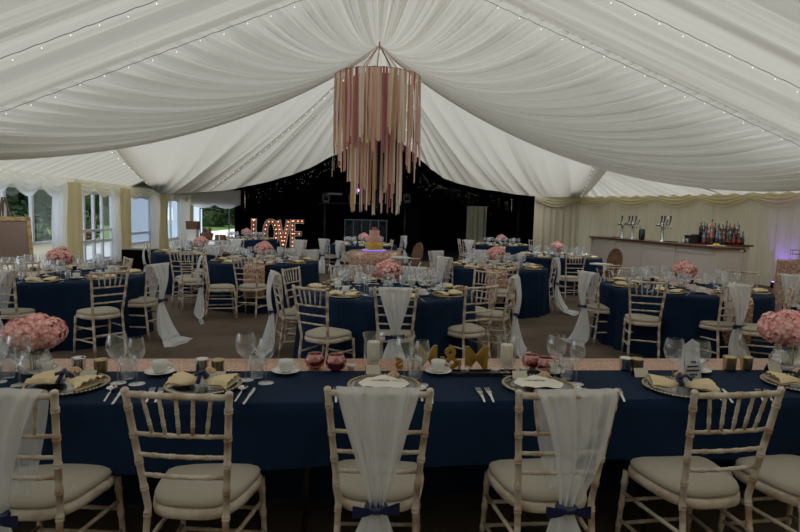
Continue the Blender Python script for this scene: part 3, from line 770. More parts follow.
C(311, 250, 45, 0, 'at the cake side of the sequin runner table with a broad white sash', 'on the cake side of the sequin runner table')
C(214, 246, 165, 0, 'behind the sequin runner table facing us, nearest the windows', 'behind the sequin runner table facing us, nearest the windows')
C(229, 245, 178, 0, 'behind the sequin runner table facing us, in the middle', 'behind the sequin runner table facing us, in the middle')
C(236, 239, 20, 0, 'back to us in the row before the LOVE letters', 'in the row before the LOVE letters', near=False)
C(444, 257, -50, 0, 'at the cake side of the bar-side sequin runner table', 'on the cake side of the runner table nearer the bar')
C(436, 251, -140, 0, 'behind the bar-side sequin runner table, next to the wicker highchair', 'next to the wicker highchair')
C(324, 239, -35, 0, 'first of two sashed chairs left of the wedding cake, by the LOVE letters', 'first of two left of the wedding cake', near=False)
C(340, 241, -50, 0, 'second of two sashed chairs left of the wedding cake, nearer the cake', 'second of two left of the wedding cake', near=False)
C(346, 252, -100, None, 'plain, at the window side of the cake table', near=False)
C(404, 236, 60, 0, 'behind the wicker highchair on the dark dance floor side', 'behind the wicker highchair', near=False)
C(459, 239, -85, None, 'edge-on beside the pale door drape', near=False)
C(469, 240, -10, 0, 'right in front of the pale door drape', 'in front of the pale door drape', near=False)
C(300, 240, 160, 0, 'below the letter E of LOVE', 'below the letter E of LOVE', near=False)
C(480, 250, 175, 0, 'facing us behind the bar-side sequin runner table', 'facing us behind the bar-side runner table', near=False)
C(535, 240, 170, None, 'far off beside the cream wall lining behind the bar-side tables', near=False)
C(392, 240, 100, None, 'beyond the cake at the dark dance floor', near=False)

# ------------------------------------------------------------------ top table
def TT(dx, dy, z=0.0):      # frame of the top table: dx along it, dy from its front edge
    return (dx*CY-dy*SY, 2.45+dx*SY+dy*CY, z)
TD = .74
for k, x0 in enumerate((-4.2, -2.35, -.5, 1.35, 3.2)):
    nm = ['beyond the picture edge by the flowers', 'under the hydrangeas on the window side', 'under the gold letters', 'under the paper bag setting', 'at the bar-side end']
    t = thing('trestle_table', 'folding table under the navy cloth, '+nm[k], 'table', TT(x0+.915, TD/2)); t.rotation_euler.z = YAW
    MB().box(-.912, .912, -TD/2+.004, TD/2-.004, .715, .744).obj('tabletop', BROWN, t)
    for sx in (-1, 1):
        for sy in (-1, 1): MB().tube([(sx*.80, sy*.30, .715), (sx*.83, sy*.31, 0)], .014, 8).obj('leg', BLKP, t)
        MB().tube([(sx*.82, -.3, .3), (sx*.82, .3, .3)], .01, 6).obj('brace', BLKP, t)
def cloth(u, v):
    x = -4.25+9.35*u; L1, L2 = .285, .757; L_ = L1+TD+L2; d = v*L_
    w = .010*sin(x*5.2)+.006*sin(x*11+1)
    if d < L1: k = (L1-d)/L1; return TT(x, -.012-.03*k-w*k*1.6, .752-(L1-d)+.008*sin(x*.9))
    if d > L_-L2: k = (d-(L_-L2))/L2; return TT(x, TD+.008-.16*k+w*1.6*k, .752-(d-(L_-L2)))
    return TT(x, d-L1, .752)
b = MB(); nu, nv = 300, 60; LT = .285+.74+.757
vals = sorted(set([i/5*.285/LT for i in range(6)]+[.285/LT-.0015, .285/LT+.0015]+[.285/LT+(.74/LT)*i/6 for i in range(7)]+[(.285+.74)/LT+.0015]+[(.285+.74)/LT+.757/LT*i/6 for i in range(7)]))
vs = [cloth(i/nu, v) for v in vals for i in range(nu+1)]
b.add(vs, [(j*(nu+1)+i, j*(nu+1)+i+1, (j+1)*(nu+1)+i+1, (j+1)*(nu+1)+i) for j in range(len(vals)-1) for i in range(nu)])
tag(b.obj('tablecloth', NAVY), 'long navy cloth over the whole top table in the foreground', 'tablecloth')
def run(u, v):
    x = -4.2+9.25*u; d = v*.52
    if d < .26: return TT(x, TD-.25+d, .7535)
    return TT(x, TD+.022+.002*sin(x*9), .7535-(d-.26))
b = MB(); vals = [0, .12, .25, .499, .515, .7, 1]
vs = [run(i/nu, v) for v in vals for i in range(nu+1)]
b.add(vs, [(j*(nu+1)+i, j*(nu+1)+i+1, (j+1)*(nu+1)+i+1, (j+1)*(nu+1)+i) for j in range(len(vals)-1) for i in range(nu)])
tag(b.obj('table_runner', SEQ), 'rose-gold sequin runner along the far edge of the top table', 'table runner')
ZT = .755
def T(px, py, z=ZT): x, y = W(px, py, z); return (x, y, z)
seatnm = ['sashed chair at the window-side end', 'bare chair beside the window-side sashed one', 'middle sashed chair', 'sashed chair next to the bar-side bare one', 'bar-side bare chair', 'end chair by the bar-side flowers']
fl = ['with a white sash, at the window-side end', 'with bare spindles, beside the window-side sashed one', 'in its middle, with a centred white sash', 'with a white sash hung towards one post', 'with bare spindles, towards the bar side', 'at the bar-side end, mostly out of the picture']
chair_at(0, 0, -1, 0, 'at the top table '+fl[0], 'at the window-side end of the foreground row', pos=W(1, 390, .93))
chair_at(0, 0, -3, None, 'at the top table '+fl[1], pos=W(177, 391, .93))
chair_at(0, 0, 1, 0, 'at the top table '+fl[2], 'in the middle of the foreground row, hung straight', pos=W(379, 389, .93))
chair_at(0, 0, 6, 1, 'at the top table '+fl[3], 'in the foreground row, hung towards one post', pos=W(568, 391, .93))
chair_at(0, 0, 10, None, 'at the top table '+fl[4], pos=W(738, 390, .93))
chair_at(0, 0, 10, None, 'at the top table '+fl[5], pos=W(862, 392, .93))
# settings
sets = [(68, 386, 'k', 0), (204, 386, 'k', 1), (384, 387, 'w', 2), (538, 387, 'w', 3), (680, 389, 'k', 4), (800, 385, 'k', 5)]
def charger(px, py, i):
    p = T(px, py); t = thing('charger_plate', 'glass charger with gold beads before the '+seatnm[i], 'plate', p)
    t.scale = (1.1, 1.1, 1); part('plate', CHP, t); part('beaded_rim', RIM, t, label='gold beads round the rim'); return p
def knot(t):
    MB().tube([(-.006, -.035, .02), (-.008, 0, .058), (-.004, .035, .02)], .009, 6).obj('ribbon_tie', SATIN, t)
    MB().tube([(-.02, -.03, .05), (.012, -.012, .06), (.03, -.028, .045)], .007, 6).obj('ribbon_tail', SATIN, t)
def rosette(p, i):
    t = MB(); 
    for r, h, k in ((.022, .012, 7), (.016, .018, 6), (.009, .024, 5)):
        for j in range(k): a = 2*pi*j/k+r*90; t.ball((r*cos(a), r*sin(a), h), .0095, 6, 4, .8)
    o = t.obj('wooden_rose', mat('wooden_rose', (.62, .42, .27), .7)); o.location = p
    tag(o, 'small beige wooden rose before the '+seatnm[i], 'rose')
CARDIN = mat('black_card', (.012, .012, .014), .6)
for px, py, kind, i in sets:
    p = charger(px, py, i)
    if kind == 'k':
        t = thing('napkin', 'gold-cream napkin with navy ribbon before the '+seatnm[i], 'napkin', (p[0], p[1]-.01, p[2]+.004), rz=random.uniform(-.25, .1)); t.scale = (1.25,)*3
        part('cloth', NAPS[i % 3], t); knot(t); rosette((p[0]+.015, p[1]+.035, p[2]+.05), i)
    else:
        t = thing('napkin', 'ivory napkin folded flat before the '+seatnm[i], 'napkin', (p[0], p[1], p[2]+.006)); t.scale = (.74, .74, 1)
        b = MB(); b.grid(lambda u, v: (.0+(u-.5)*.34*(1-abs(v-.45)*.55), (v-.5)*.2, .016+.012*sin(u*pi)*sin(v*pi)+.003*sin(u*13)), 14, 8)
        b.grid(lambda u, v: ((u-.5)*.2*(1-v), .0+v*.11, .030+.006*sin(v*3)), 6, 4); b.obj('cloth', NAPW, t)
        MB().tube([(.035*cos(a*.4), -.03+.012*sin(a*.4), .034) for a in range(17)], .0012, 4).obj('wire_heart', BROWN, t)
        rosette((p[0]+.045, p[1]+.06, p[2]+.032), i)
    cp = {0: (89, 379), 1: (218, 380), 2: (373, 373), 3: (519, 379), 4: (640, 376), 5: (773, 371)}[i]
    q = T(*cp); t = thing('place_card', 'small cream name card before the '+seatnm[i], 'card', q, YAW)
    MB().prism([(-.022, 0), (-.019, 0), (.001, .040), (-.001, .044)], -.038, .038, lambda a, c, d: (d, a, c)).obj('front_panel', CARD, t)
    MB().prism([(.022, 0), (.019, 0), (-.001, .040), (.001, .044)], -.040, .040, lambda a, c, d: (d, a, c)).obj('rear_panel', CARDIN, t)
def cut(me, name, a, c, i, extra=''):
    """lay a piece with its ends at two picture points of the table plane"""
    x0, y0 = W(*a, ZT); x1, y1 = W(*c, ZT); rz = atan2(y1-y0, x1-x0)-pi/2
    inst(name, me, ((x0+x1)/2, (y0+y1)/2, ZT-.001), rz, 'steel %s%s before the %s' % (extra, name, seatnm[i]), name, sc=min(1.1, math.dist((x0, y0), (x1, y1))/.19))
for i, (lx, rx) in enumerate([(22, 112), (150, 243), (327, 426), (481, 585), (612, 722), (760, None)]):
    d = 8 if i < 2 else -8 if i > 2 else 0
    for k in (0, 1):
        ex = ('outer ', 'inner ')[k]
        cut(FORK, 'fork', (lx+k*9-d*.6, 405), (lx+k*9+d*.6, 386), i, ex)
    if rx:
        cut(SPOON, 'spoon', (rx-4-d*.6, 404), (rx-4+d*.8, 386), i); cut(KNIFE, 'knife', (rx+6-d*.7, 405), (rx+6+d*.8, 388), i)
# cups
for k, (px, py, nm) in enumerate([(45, 373, 'behind the first gold-cream napkin by the window side'), (160, 374, 'between the two metal votive pairs on the window side'), (286, 373, 'beside the pink mirrored bowls, window side of centre'), (438, 373, 'under the gold letters'), (551, 373, 'beside the paired pink bowls on the bar side'), (697, 372, 'behind the printed white paper bag')]):
    p = T(px, py); s_ = inst('saucer', SAU, p, 0, 'white saucer '+nm, 'saucer'); c = inst('cup', CUP, (p[0], p[1], p[2]+.006), .1, 'white coffee cup '+nm, 'cup'); part('handle', HAN, c)
# glasses
gl = [(-2, 382, 'w', 'at the extreme window-side edge'), (20, 385, 'g', 'before the window-side hydrangeas'), (118, 383, 'g', 'round, left one between the first two place settings'), (137, 384, 't', 'narrow, right one between the first two place settings'),
      (246, 380, 'g', 'round, behind the second knife and spoon'), (266, 383, 't', 'narrow, beside the cup by the pink bowls'), (404, 383, 'g', 'round, in front of the first gold letters'), (421, 385, 't', 'narrow, beside the cup under the letters'),
      (555, 380, 'g', 'round, beside the pink bowls on the bar side'), (576, 384, 't', 'narrow, in front of the cup on the bar side'), (672, 384, 'g', 'big round, behind the printed paper bag'), (699, 385, 'w', 'beside the printed paper bag, bar side'), (806, 380, 'g', 'at the extreme bar-side edge beside the hydrangeas'), (382, 379, 'w', 'in front of the first candle holder')]
for px, py, k, nm in gl[:13]: near_glass(k, 'wine glass on the top table, '+nm, 'glass', T(px, py), 1.12)
for k, (px, py) in enumerate([(128, 379), (257, 378), (414, 379), (566, 379), (687, 378), (8, 378)]):
    inst('tumbler', TUM, T(px, py), 0, 'clear straight tumbler on the top table, '+['between the first two settings', 'behind the second setting', 'in front of the gold letters', 'beside the bar-side pink bowls', 'behind the paper bag', 'by the near hydrangea vase, window side'][k], 'glass', sc=1.15)
flowers(T(36, 372), True, 'large pink hydrangea bunch on the top table at the window side', 'ribbed glass vase holding hydrangeas on the top table at the window side', .9)
flowers(T(787, 369), True, 'large pink hydrangea bunch on the top table at the bar side', 'ribbed glass vase holding hydrangeas on the top table at the bar side', 1.05)
# votives
VOT = MB().lathe([(.001, .003)]+[(.024+.0012*(k % 2)+.003*k/14, .002+.058*k/14) for k in range(15)]+[(.024, .058), (.02, .012), (.001, .01)], 24)
VS, VG = VOT.mesh('votive_holder', SILVER), VOT.mesh('votive_holder', GOLDR)
for k, (px, py, g, nm) in enumerate([(79, 371, 0, 'silver, behind the first place card'), (101, 373, 1, 'gold, behind the first place card'), (202, 372, 0, 'silver, behind the second place card'), (218, 373, 1, 'gold, behind the second place card'), (625, 370, 0, 'silver, left of the pair behind the bar-side bare chair'), (637, 371, 1, 'gold, right of the pair behind the bar-side bare chair'), (729, 370, 1, 'wide gold, beside the bar-side hydrangeas'), (746, 369, 1, 'small gold, next to the wide one by the bar-side hydrangeas')]):
    inst('votive_holder', VG if g else VS, T(px, py), 0, 'ribbed metal votive cup, '+nm, 'candle holder', sc=1.32 if k == 6 else 1.2)
PB = MB().lathe([(.001, .003), (.03, .003), (.05, .018), (.058, .042), (.055, .064), (.043, .082), (.041, .088), (.040, .082), (.052, .062), (.054, .042), (.045, .02), (.001, .008)], 28).mesh('votive_bowl', PGLASS)
for k, (px, py, nm, sc) in enumerate([(315, 368, 'left of the pair by the first candle', 1.0), (336, 370, 'right of the pair by the first candle', 1.05), (531, 368, 'rearmost left of the three by the second candle', .95), (546, 372, 'middle of the three by the second candle', 1.0), (556, 366, 'rearmost right of the three by the second candle', .8)]):
    inst('votive_bowl', PB, T(px, py), 0, 'pink mirrored glass bowl, '+nm, 'candle holder', sc=sc*.92)
def hurricane(px, py, nm):
    t = thing('hurricane_lamp', 'clear footed glass candle holder '+nm, 'candle holder', T(px, py)); t.scale = (1.1,)*3
    MB().lathe([(.001, .005), (.04, .004), (.042, .0), (.012, .012), (.010, .03), (.03, .036), (.045, .06), (.047, .11), (.045, .15), (.054, .185)], 32).obj('glass', GLASS, t)
    c = MB().lathe([(.001, .045), (.027, .045), (.0275, .048), (.0275, .128), (.024, .132), (.001, .129)], 20).obj('pillar_candle', WAX); c.location = T(px, py); c.scale = (1.22,)*3
    tag(c, 'ivory pillar candle inside the glass holder '+nm, 'candle'); MB().tube([(0, 0, .129), (.001, 0, .142)], .0015, 4).obj('wick', BLKP, c)
hurricane(373, 371, 'left of the gold letters'); hurricane(506, 374, 'right of the gold letters')
TL = MB().lathe([(.001, .003), (.02, .002), (.026, .012), (.03, .026), (.028, .026), (.022, .010), (.001, .006)], 20).mesh('tealight_dish', GLASS)
for k, (px, py, nm) in enumerate([(465, 372, 'under the gold letter M'), (495, 373, 'beside the candle right of the gold letters'), (351, 369, 'between the pink bowls and the first candle'), (524, 372, 'between the second candle and pink bowls')]):
    o = inst('tealight_dish', TL, T(px, py, ZT+(.012 if k < 2 else 0)), 0, 'small clear tealight dish '+nm, 'candle holder'); 
    part('tealight', MB().lathe([(.001, .006), (.018, .006), (.018, .018), (.001, .018)], 14).mesh('tealight', WAX), o)
# black tray
p0, p1 = T(452, 376), T(516, 374)
t = thing('tray', 'low black tray under the tealight dishes behind the bar-side middle setting', 'tray', ((p0[0]+p1[0])/2, (p0[1]+p1[1])/2+.02, ZT), YAW)
hw = math.dist(p0, p1)/2; MB().box(-hw, hw, -.035, .035, 0, .006).obj('base', BLKP, t)
for a in ((-hw, hw, -.038, -.034), (-hw, hw, .034, .038), (-hw-.003, -hw, -.038, .038), (hw, hw+.003, -.038, .038)): MB().box(*a, 0, .015).obj('rim', BLKP, t)
# gold letters (they face the guests)
def letter(ch, px, py, h, nm, wsc=1.0):
    cu = bpy.data.curves.new('t', 'FONT'); cu.body = ch; cu.size = h*1.42; cu.extrude = .009; cu.offset = .0028; cu.align_x = 'CENTER'
    o = bpy.data.objects.new('t', cu); me = bpy.data.meshes.new_from_object(o); bpy.data.objects.remove(o)
    x, y, z = T(px, py); lo = min(v.co.y for v in me.vertices)
    for v in me.vertices: v.co = Vector((-v.co.x*wsc, -v.co.z, v.co.y-lo))
    me.materials.clear(); me.materials.append(GOLD); me.flip_normals()
    q = bpy.data.objects.new('gold_letter', me); COL.objects.link(q); q.location = (x, y, z); q.rotation_euler.z = YAW
    tag(q, nm, 'letter')
letter('M', 476, 369, .125, 'freestanding gold glitter capital M nearest the second candle, seen from behind', 1.05)
letter('r', 458, 369, .07, 'freestanding small gold glitter letter beside the capital M nearest the second candle')
letter('&', 449, 368, .115, 'freestanding gold glitter ampersand seen from behind')
letter('M', 427, 368, .125, 'freestanding gold glitter capital M behind the wine glasses, seen from behind', .9)
letter('r', 411, 368, .075, 'freestanding small gold glitter r behind the wine glasses')
letter('s', 399, 368, .085, 'freestanding gold glitter s nearest the first candle, seen from behind')
# printed paper bag
p = T(689, 382); t = thing('paper_bag', 'upright white paper bag with dark printed lettering on the top table', 'paper bag', p, .15); t.scale = (1.25, 1.25, 1.3)
b = MB(); b.grid(lambda u, v: ((u-.5)*(.082-.016*v), -.022*(1-v*.8)+.004*sin(v*9), .155*v+(.022*(1-abs(2*u-1)) if v == 1 else 0)), 8, 10, False)
b.grid(lambda u, v: ((u-.5)*(.082-.016*v), .022*(1-v*.8), .155*v), 4, 6, False)
for sx in (-1, 1): b.grid(lambda u, v, sx=sx: (sx*(.041-.008*v), (u-.5)*.044*(1-v*.8), .155*v), 2, 6, False)
b.obj('body', mat('white_paper', (.72, .74, .80), .8), t)
b = MB(); rnd = random.Random(3)
for r, (z, w) in enumerate(((.085, .018), (.068, .05), (.052, .056), (.036, .03), (.026, .02))):
    x = -w/2
    while x < w/2:
        l = rnd.uniform(.004, .009); b.box(x, x+l, -.0265+z*.11, -.0245+z*.11, z-.0035, z+.0035); x += l+.0025
b.obj('printed_lettering', mat('ink', (.02, .025, .05), .6), t)

# ------------------------------------------------------------------ cake table and cake
cx, cy = W(375, 247, .76)
cy = 13.3; cx = (375-400)/560*13.3
def pl(a, z): return max(0, (.74-z)/.75)*(.03*sin(a*26)+.02*sin(a*37))
inst('tablecloth', MB().lathe([(.001, .76), (.6, .76), (.615, .75), (.625, .6), (.64, .3), (.66, .006)], 180, wave=pl).mesh('tablecloth', SEQB), (cx, cy, 0), 0, 'round table cloth of rose-gold sequins under the wedding cake', 'tablecloth')
t = thing('cake_stand', 'round white cake stand glowing violet under the wedding cake', 'cake stand', (cx-.03, cy-.05, .762))
MB().lathe([(.001, 0), (.27, 0), (.27, .035), (.001, .035)], 32).obj('base', WHITE, t)
MB().lathe([(.272, .008), (.276, .014), (.276, .022), (.272, .028)], 32).obj('light_band', mat('violet_glow', (.25, .12, 1), .4, emit=1.2), t)
t = thing('wedding_cake', 'tiered wedding cake with gold base tier and pink upper tiers', 'cake', (cx-.03, cy-.05, .797))
z = 0
for k, (r, h, mt, nm) in enumerate(((.21, .17, mat('gold_icing', (.60, .38, .06), .4, .3), 'gold bottom tier'), (.165, .15, mat('pink_icing', (.70, .38, .34), .6), 'pink middle tier'), (.12, .13, MATS['pink_icing'], 'pink upper tier'))):
    o = MB().lathe([(.001, z), (r*.98, z), (r, z+.01), (r, z+h-.012), (r*.96, z+h), (.001, z+h)], 36).obj('tier', mt, t); o['label'] = nm; z += h
b = MB()
for k in range(9): b.ball((.04*cos(k*1.7), .04*sin(k*1.7), z+.02+.012*(k % 3)), .03, 7, 5)
b.obj('topper', mat('pink_sugar_flower', (.42, .12, .10), .6), t)

# ------------------------------------------------------------------ LOVE letters
BULB = mat('marquee_bulb_glow', (1, .50, .28), .4, emit=2.6)
LSH = mat('white_letter_shell', (.85, .78, .74), .6); LFC = mat('copper_letter_face', (.42, .17, .10), .5, .1)
strokes = {'L': [[(.08, 0), (.08, 1)], [(.0, .965), (.18, .965)], [(.08, .06), (.5, .06)]],
           'O': [[(.30+.225*cos(a*pi/12), .5+.43*sin(a*pi/12)) for a in range(25)]],
           'V': [[(.09, .97), (.30, .06)], [(.30, .06), (.51, .97)]],
           'E': [[(.09, 0), (.09, 1)], [(.06, .94), (.55, .94)], [(.06, .5), (.46, .5)], [(.06, .06), (.55, .06)]]}
SZ = 1.34
def love(ch, px0, py, wpx):
    x0, y0 = W(px0, py, .012); s_ = F_PX/y0; wd = wpx/s_
    t = thing('marquee_letter', 'standing light-up capital %s with warm bulbs before the black drape' % ch, 'letter', (x0, y0, .012), YAW)
    kx = wd/.6; w = .105
    def strip(m_, pts, hw, y0_, y1_):
        for (a, c), (d, e) in zip(pts, pts[1:]):
            A_ = Vector((a*kx, c*SZ)); B_ = Vector((d*kx, e*SZ)); n_ = (B_-A_).normalized(); q = Vector((-n_.y, n_.x))*hw; n_ = n_*(.01 if len(pts) > 3 else 0)
            poly = [A_-q-n_, B_-q+n_, B_+q+n_, A_+q-n_]; m_.prism([(p.x, p.y) for p in poly], y0_, y1_, lambda x, z, y: (x, y, min(max(z, 0), SZ)))
    b = MB(); [strip(b, st, w+.012, 0, .16) for st in strokes[ch]]; b.obj('shell', LSH, t)
    b = MB(); [strip(b, st, w-.022, -.006, .01) for st in strokes[ch]]; b.obj('face', LFC, t)
    for st in strokes[ch]:
        pts = [Vector((a*kx, c*SZ)) for a, c in st]; L_ = sum((q-p).length for p, q in zip(pts, pts[1:])); nb = max(2, round(L_/.19))
        closed = len(pts) > 5
        for k in range(nb):
            d = L_*(k+(0 if closed else .5))/nb; i = 0
            while i < len(pts)-2 and d > (pts[i+1]-pts[i]).length: d -= (pts[i+1]-pts[i]).length; i += 1
            q = pts[i]+(pts[i+1]-pts[i]).normalized()*d
            o = MB().ball((0, 0, 0), .026, 8, 5).obj('bulb', BULB, t); o.location = (q.x, -.03, min(max(q.y, .05), SZ-.05))
for ch, px, w in (('L', 252, 12), ('O', 263, 15), ('V', 275.5, 15), ('E', 290, 15)): love(ch, px, 248, w)

# ------------------------------------------------------------------ dance-floor end: lights, mesh booth, door drape
p = plane(467, 206, 27.1); q = plane(487, 206, 27.1)
b = MB(); b.grid(lambda u, v: RM(p[0]+(q[0]-p[0])*u, 27.1+.05*sin(u*22)+.03*sin(u*35), p[1]*(1-v)), 60, 6)
tag(b.obj('door_drape', CREAM), 'pale cream drape hanging in a gap of the black end wall', 'curtain')
a = plane(345, 219, 23.5); c = plane(387, 219, 23.5)
t = thing('mesh_screen', 'grey wire mesh booth screen standing behind the wedding cake', 'screen', (0, 0, 0))
b = MB(); g = mat('grey_wire', (.12, .14, .15), .5)
for k in range(6): x = a[0]+(c[0]-a[0])*k/5; b.box(x-.012, x+.012, 23.48, 23.52, .012, a[1], RM)
for z in (.05, a[1]-.02): b.box(a[0], c[0], 23.48, 23.52, z-.015, z+.015, RM)
b.obj('frame', g, t); b = MB(); W_ = c[0]-a[0]; Hh = a[1]; n = 22
for k in range(-12, n):
    x0 = a[0]+W_*k/n; x1 = x0+Hh
    for s_ in (0, 1):
        pts = []
        for j in range(2):
            xx, zz = (x0, 0) if j == 0 else (x1, Hh)
            if xx < a[0]: zz += a[0]-xx; xx = a[0]
            if xx > c[0]: zz -= xx-c[0]; xx = c[0]
            pts.append(RM(xx if not s_ else a[0]+c[0]-xx, 23.5, max(.02, zz)))
        if math.dist(*pts) > .05: b.tube(pts, .004, 3)
b.obj('wire_mesh', g, t)
_a, _b = plane(318, 203, 24.7), plane(412, 203, 24.7)
def Z_BAR(x): return _a[1]-.02+(_b[1]-_a[1])*(x-_a[0])/(_b[0]-_a[0])
def light_head(px, py, yr, label, col=None):
    x, z = plane(px, py, yr)
    if not col: yr = 24.7; z = Z_BAR(x)+.31
    t = thing('stage_light', label, 'stage light', RM(x, yr, z), .3)
    MB().box(-.12, .12, -.1, .1, -.28, -.18).obj('base', BLKP, t)
    for sx in (-1, 1): MB().box(sx*.13-.015, sx*.13+.015, -.04, .04, -.2, .08).obj('yoke_arm', mat('grey_yoke', (.05, .05, .055), .4), t)
    MB().lathe([(.001, -.13), (.08, -.12), (.105, 0), (.10, .12), (.085, .13), (.001, .13)], 16).obj('head', BLKP, t)
    MB().lathe([(.001, .14), (.075, .135), (.08, .12)], 16).obj('lens', mat('lens_'+(col and 'violet' or 'clear'), col or (.25, .27, .3), .1, emit=9 if col else 0), t)
    return t
light_head(326, 195, 24.6, 'small unlit moving-head stage light left of the faint green beam')
v = light_head(357, 191, 24.4, 'small stage light glowing violet at the edge of the hanging ribbons', (.45, .08, 1)); v.rotation_euler = (radians(80), 0, .2)
light_head(352, 197, 24.9, 'small unlit stage light beside the violet one'); light_head(407, 196, 24.6, 'small unlit stage light right of the hanging ribbons')
x0, z0 = plane(318, 203, 24.7); x1, z1 = plane(412, 203, 24.7)
t = thing('lighting_bar', 'black lighting stand with crossbar carrying the stage lights', 'lighting stand')
MB().tube([RM(x0, 24.7, z0-.02), RM(x1, 24.7, z1-.02)], .03, 8).obj('crossbar', BLKP, t)
for x in (x0+.3, x1-.3): MB().tube([RM(x, 24.7, .012), RM(x, 24.7, z0)], .03, 8).obj('pole', BLKP, t)
x, z = plane(335, 194, 24.8); t = thing('led_sign', 'faint dim green-yellow LED strip hanging on the lighting stand', 'sign', RM(x, 24.6, z), YAW)
MB().box(-.32, .32, 0, .05, -.05, .05).obj('housing', BLKP, t); MB().box(-.30, .30, -.006, 0, -.012, .004).obj('led_strip', mat('dim_green_led', (.10, .11, .02), .5, emit=.6), t)
x, _ = plane(412, 230, 24.9); t = thing('speaker_stack', 'tall black loudspeaker standing at the black drape', 'speaker', RM(x, 24.9, .012), YAW)
MB().box(-.35, .35, -.3, .3, 0, .9).obj('bass_cabinet', BLACK, t); MB().box(-.25, .25, -.2, .2, .9, 1.9).obj('top_cabinet', BLACK, t)

# ------------------------------------------------------------------ highchairs
def highchair(px, py, deg, label, z=1.02):
    x, y = W(px, py, z); t = thing('highchair', label, 'highchair', (x, y, 0), radians(deg))
    for sy in (-.17, .17):
        MB().tube([(-.22, sy, 0), (.15, sy, .62)], .014, 8).obj('leg', WHITE, t); MB().tube([(.24, sy, 0), (-.17, sy, .6)], .014, 8).obj('leg', WHITE, t)
    MB().box(-.15, .15, -.15, .15, .52, .57).obj('seat', WICK, t)
    def f(u, v):
        a = 2*pi*u; r = 1-.0*v; k = v; th = .03*sin(pi*v)
        return (.10+.12*(.5+.42*k*sin(a))+th, .17*k*cos(a), .78+.25*k*sin(a))
    b = MB(); b.grid(f, 28, 6); b.grid(lambda u, v: (lambda p: (p[0]+.045, p[1], p[2]))(f(u, v)), 28, 6); b.grid(lambda u, v: (lambda p: (p[0]+.045*v, p[1], p[2]))(f(u, 1)), 28, 2); b.obj('backrest', WICK, t)
    tr = MB(); tr.prism([(-.42, -.17), (-.38, -.20), (-.15, -.20), (-.12, -.15), (-.12, .15), (-.15, .20), (-.38, .20), (-.42, .17)], .70, .725); tr.obj('tray', WHITE, t)
    for sy in (-.16, .16): MB().tube([(-.3, sy, .7), (.13, sy, .69)], .01, 6).obj('tray_arm', WHITE, t)
highchair(411, 243, 35, 'white-trayed highchair with brown oval back, beside the cake table')
highchair(610, 249, 35, 'white-trayed highchair with brown oval back, between the aisle and the bar')

# ------------------------------------------------------------------ bar
BX0, BY0, BX1, BY1 = 6.72, 11.95, 6.28, 18.6
bd = Vector((BX1-BX0, BY1-BY0)); BL = bd.length; bd.normalize(); bn = Vector((bd.y, -bd.x))
def BF(a, c, z): p = Vector((BX0, BY0))+bd*a+bn*c; return (p.x, p.y, z)
t = thing('bar_counter', 'long cream panelled bar with polished brown top', 'bar')
MB().box(0, BL, .06, .55, 0, 1.055, BF).obj('body', BARP, t)
MB().box(-.06, BL+.05, -.03, .62, 1.055, 1.10, BF).obj('bar_top', BROWN, t)
for k in range(4):
    a, c = BL*k/4+.08, BL*(k+1)/4-.08; b = MB()
    for q in ((a, a+.05, .12, .97), (c-.05, c, .12, .97), (a, c, .12, .17), (a, c, .92, .97)): b.box(q[0], q[1], .04, .06, q[2], q[3], BF)
    b.obj('panel_moulding', BARP, t)
b = MB()
for k in range(5): a = BL*k/4; b.box(max(a-.06, 0), min(a+.06, BL), .03, .06, 0, 1.055, BF)
b.obj('pilaster', BARP, t)
t = thing('back_bar', 'cream return end of the bar with brown top below the spirit bottles', 'bar')
MB().box(7.28, 8.56, 13.75, 14.3, 0, 1.055).obj('body', BARP, t); MB().box(6.95, 8.62, 13.68, 14.36, 1.055, 1.10).obj('bar_top', BROWN, t)
b = MB()
for q in ((7.38, 7.43, .12, .97), (8.42, 8.47, .12, .97), (7.38, 8.47, .12, .17), (7.38, 8.47, .92, .97)): b.box(q[0], q[1], 13.73, 13.75, q[2], q[3])
b.obj('panel_moulding', BARP, t)
t = thing('crate', 'black crate standing at the end of the bar below the counter', 'crate', (7.05, 12.6, .55))
MB().box(-.2, .2, -.15, .15, 0, .35).obj('body', BLKP, t); MB().box(-.21, .21, -.16, .16, .32, .35).obj('rim', BLKP, t)
t = thing('stool', 'dark stool beside the bar end carrying the black crate', 'stool', (7.05, 12.6, 0))
MB().box(-.18, .18, -.15, .15, .52, .55).obj('seat', BLKP, t)
for sx in (-1, 1):
    for sy in (-1, 1): MB().tube([(sx*.14, sy*.12, .52), (sx*.17, sy*.14, 0)], .012, 6).obj('leg', BLKP, t)
def tap(px, label, n=1, rz=0):
    d = ray(px, 238); k = 1.0
    # intersection with the counter centre line
    best = min(((abs(BF(a/50, .3, 0)[0]/BF(a/50, .3, 0)[1]-d[0]/d[1]), a/50) for a in range(int(BL*50))))[1]
    p = BF(best, .3, 1.1); t = thing('beer_tap', label, 'beer tap', p, rz); t.scale = (1.2,)*3
    MB().lathe([(.001, .012), (.07, .012), (.075, 0), (.001, 0)], 16).obj('base', SILVER, t)
    MB().lathe([(.05, .01), (.035, .05), (.032, .30), (.045, .36), (.05, .40), (.001, .42)], 14).obj('column', SILVER, t)
    cb_ = MB().tube([(-.16, 0, .36), (.16, 0, .36)], .03, 8).obj('crossbar', SILVER, t)
    for k in range(n):
        x = -.13+.26*k/max(1, n-1); MB().tube([(x, -.03, .37), (x, -.10, .36), (x, -.11, .27)], .011, 6).obj('spout', SILVER, cb_)
        MB().tube([(x, -.05, .38), (x, -.08, .46), (x, -.085, .56)], [.010, .014, .022], 6).obj('tap_handle', BLKP if k % 3 < 2 else SILVER, cb_)
tap(622, 'chrome beer tap column nearest the corner end of the bar', 2, .5); tap(632, 'second chrome beer tap column along the bar, close beside the first', 3, .5)
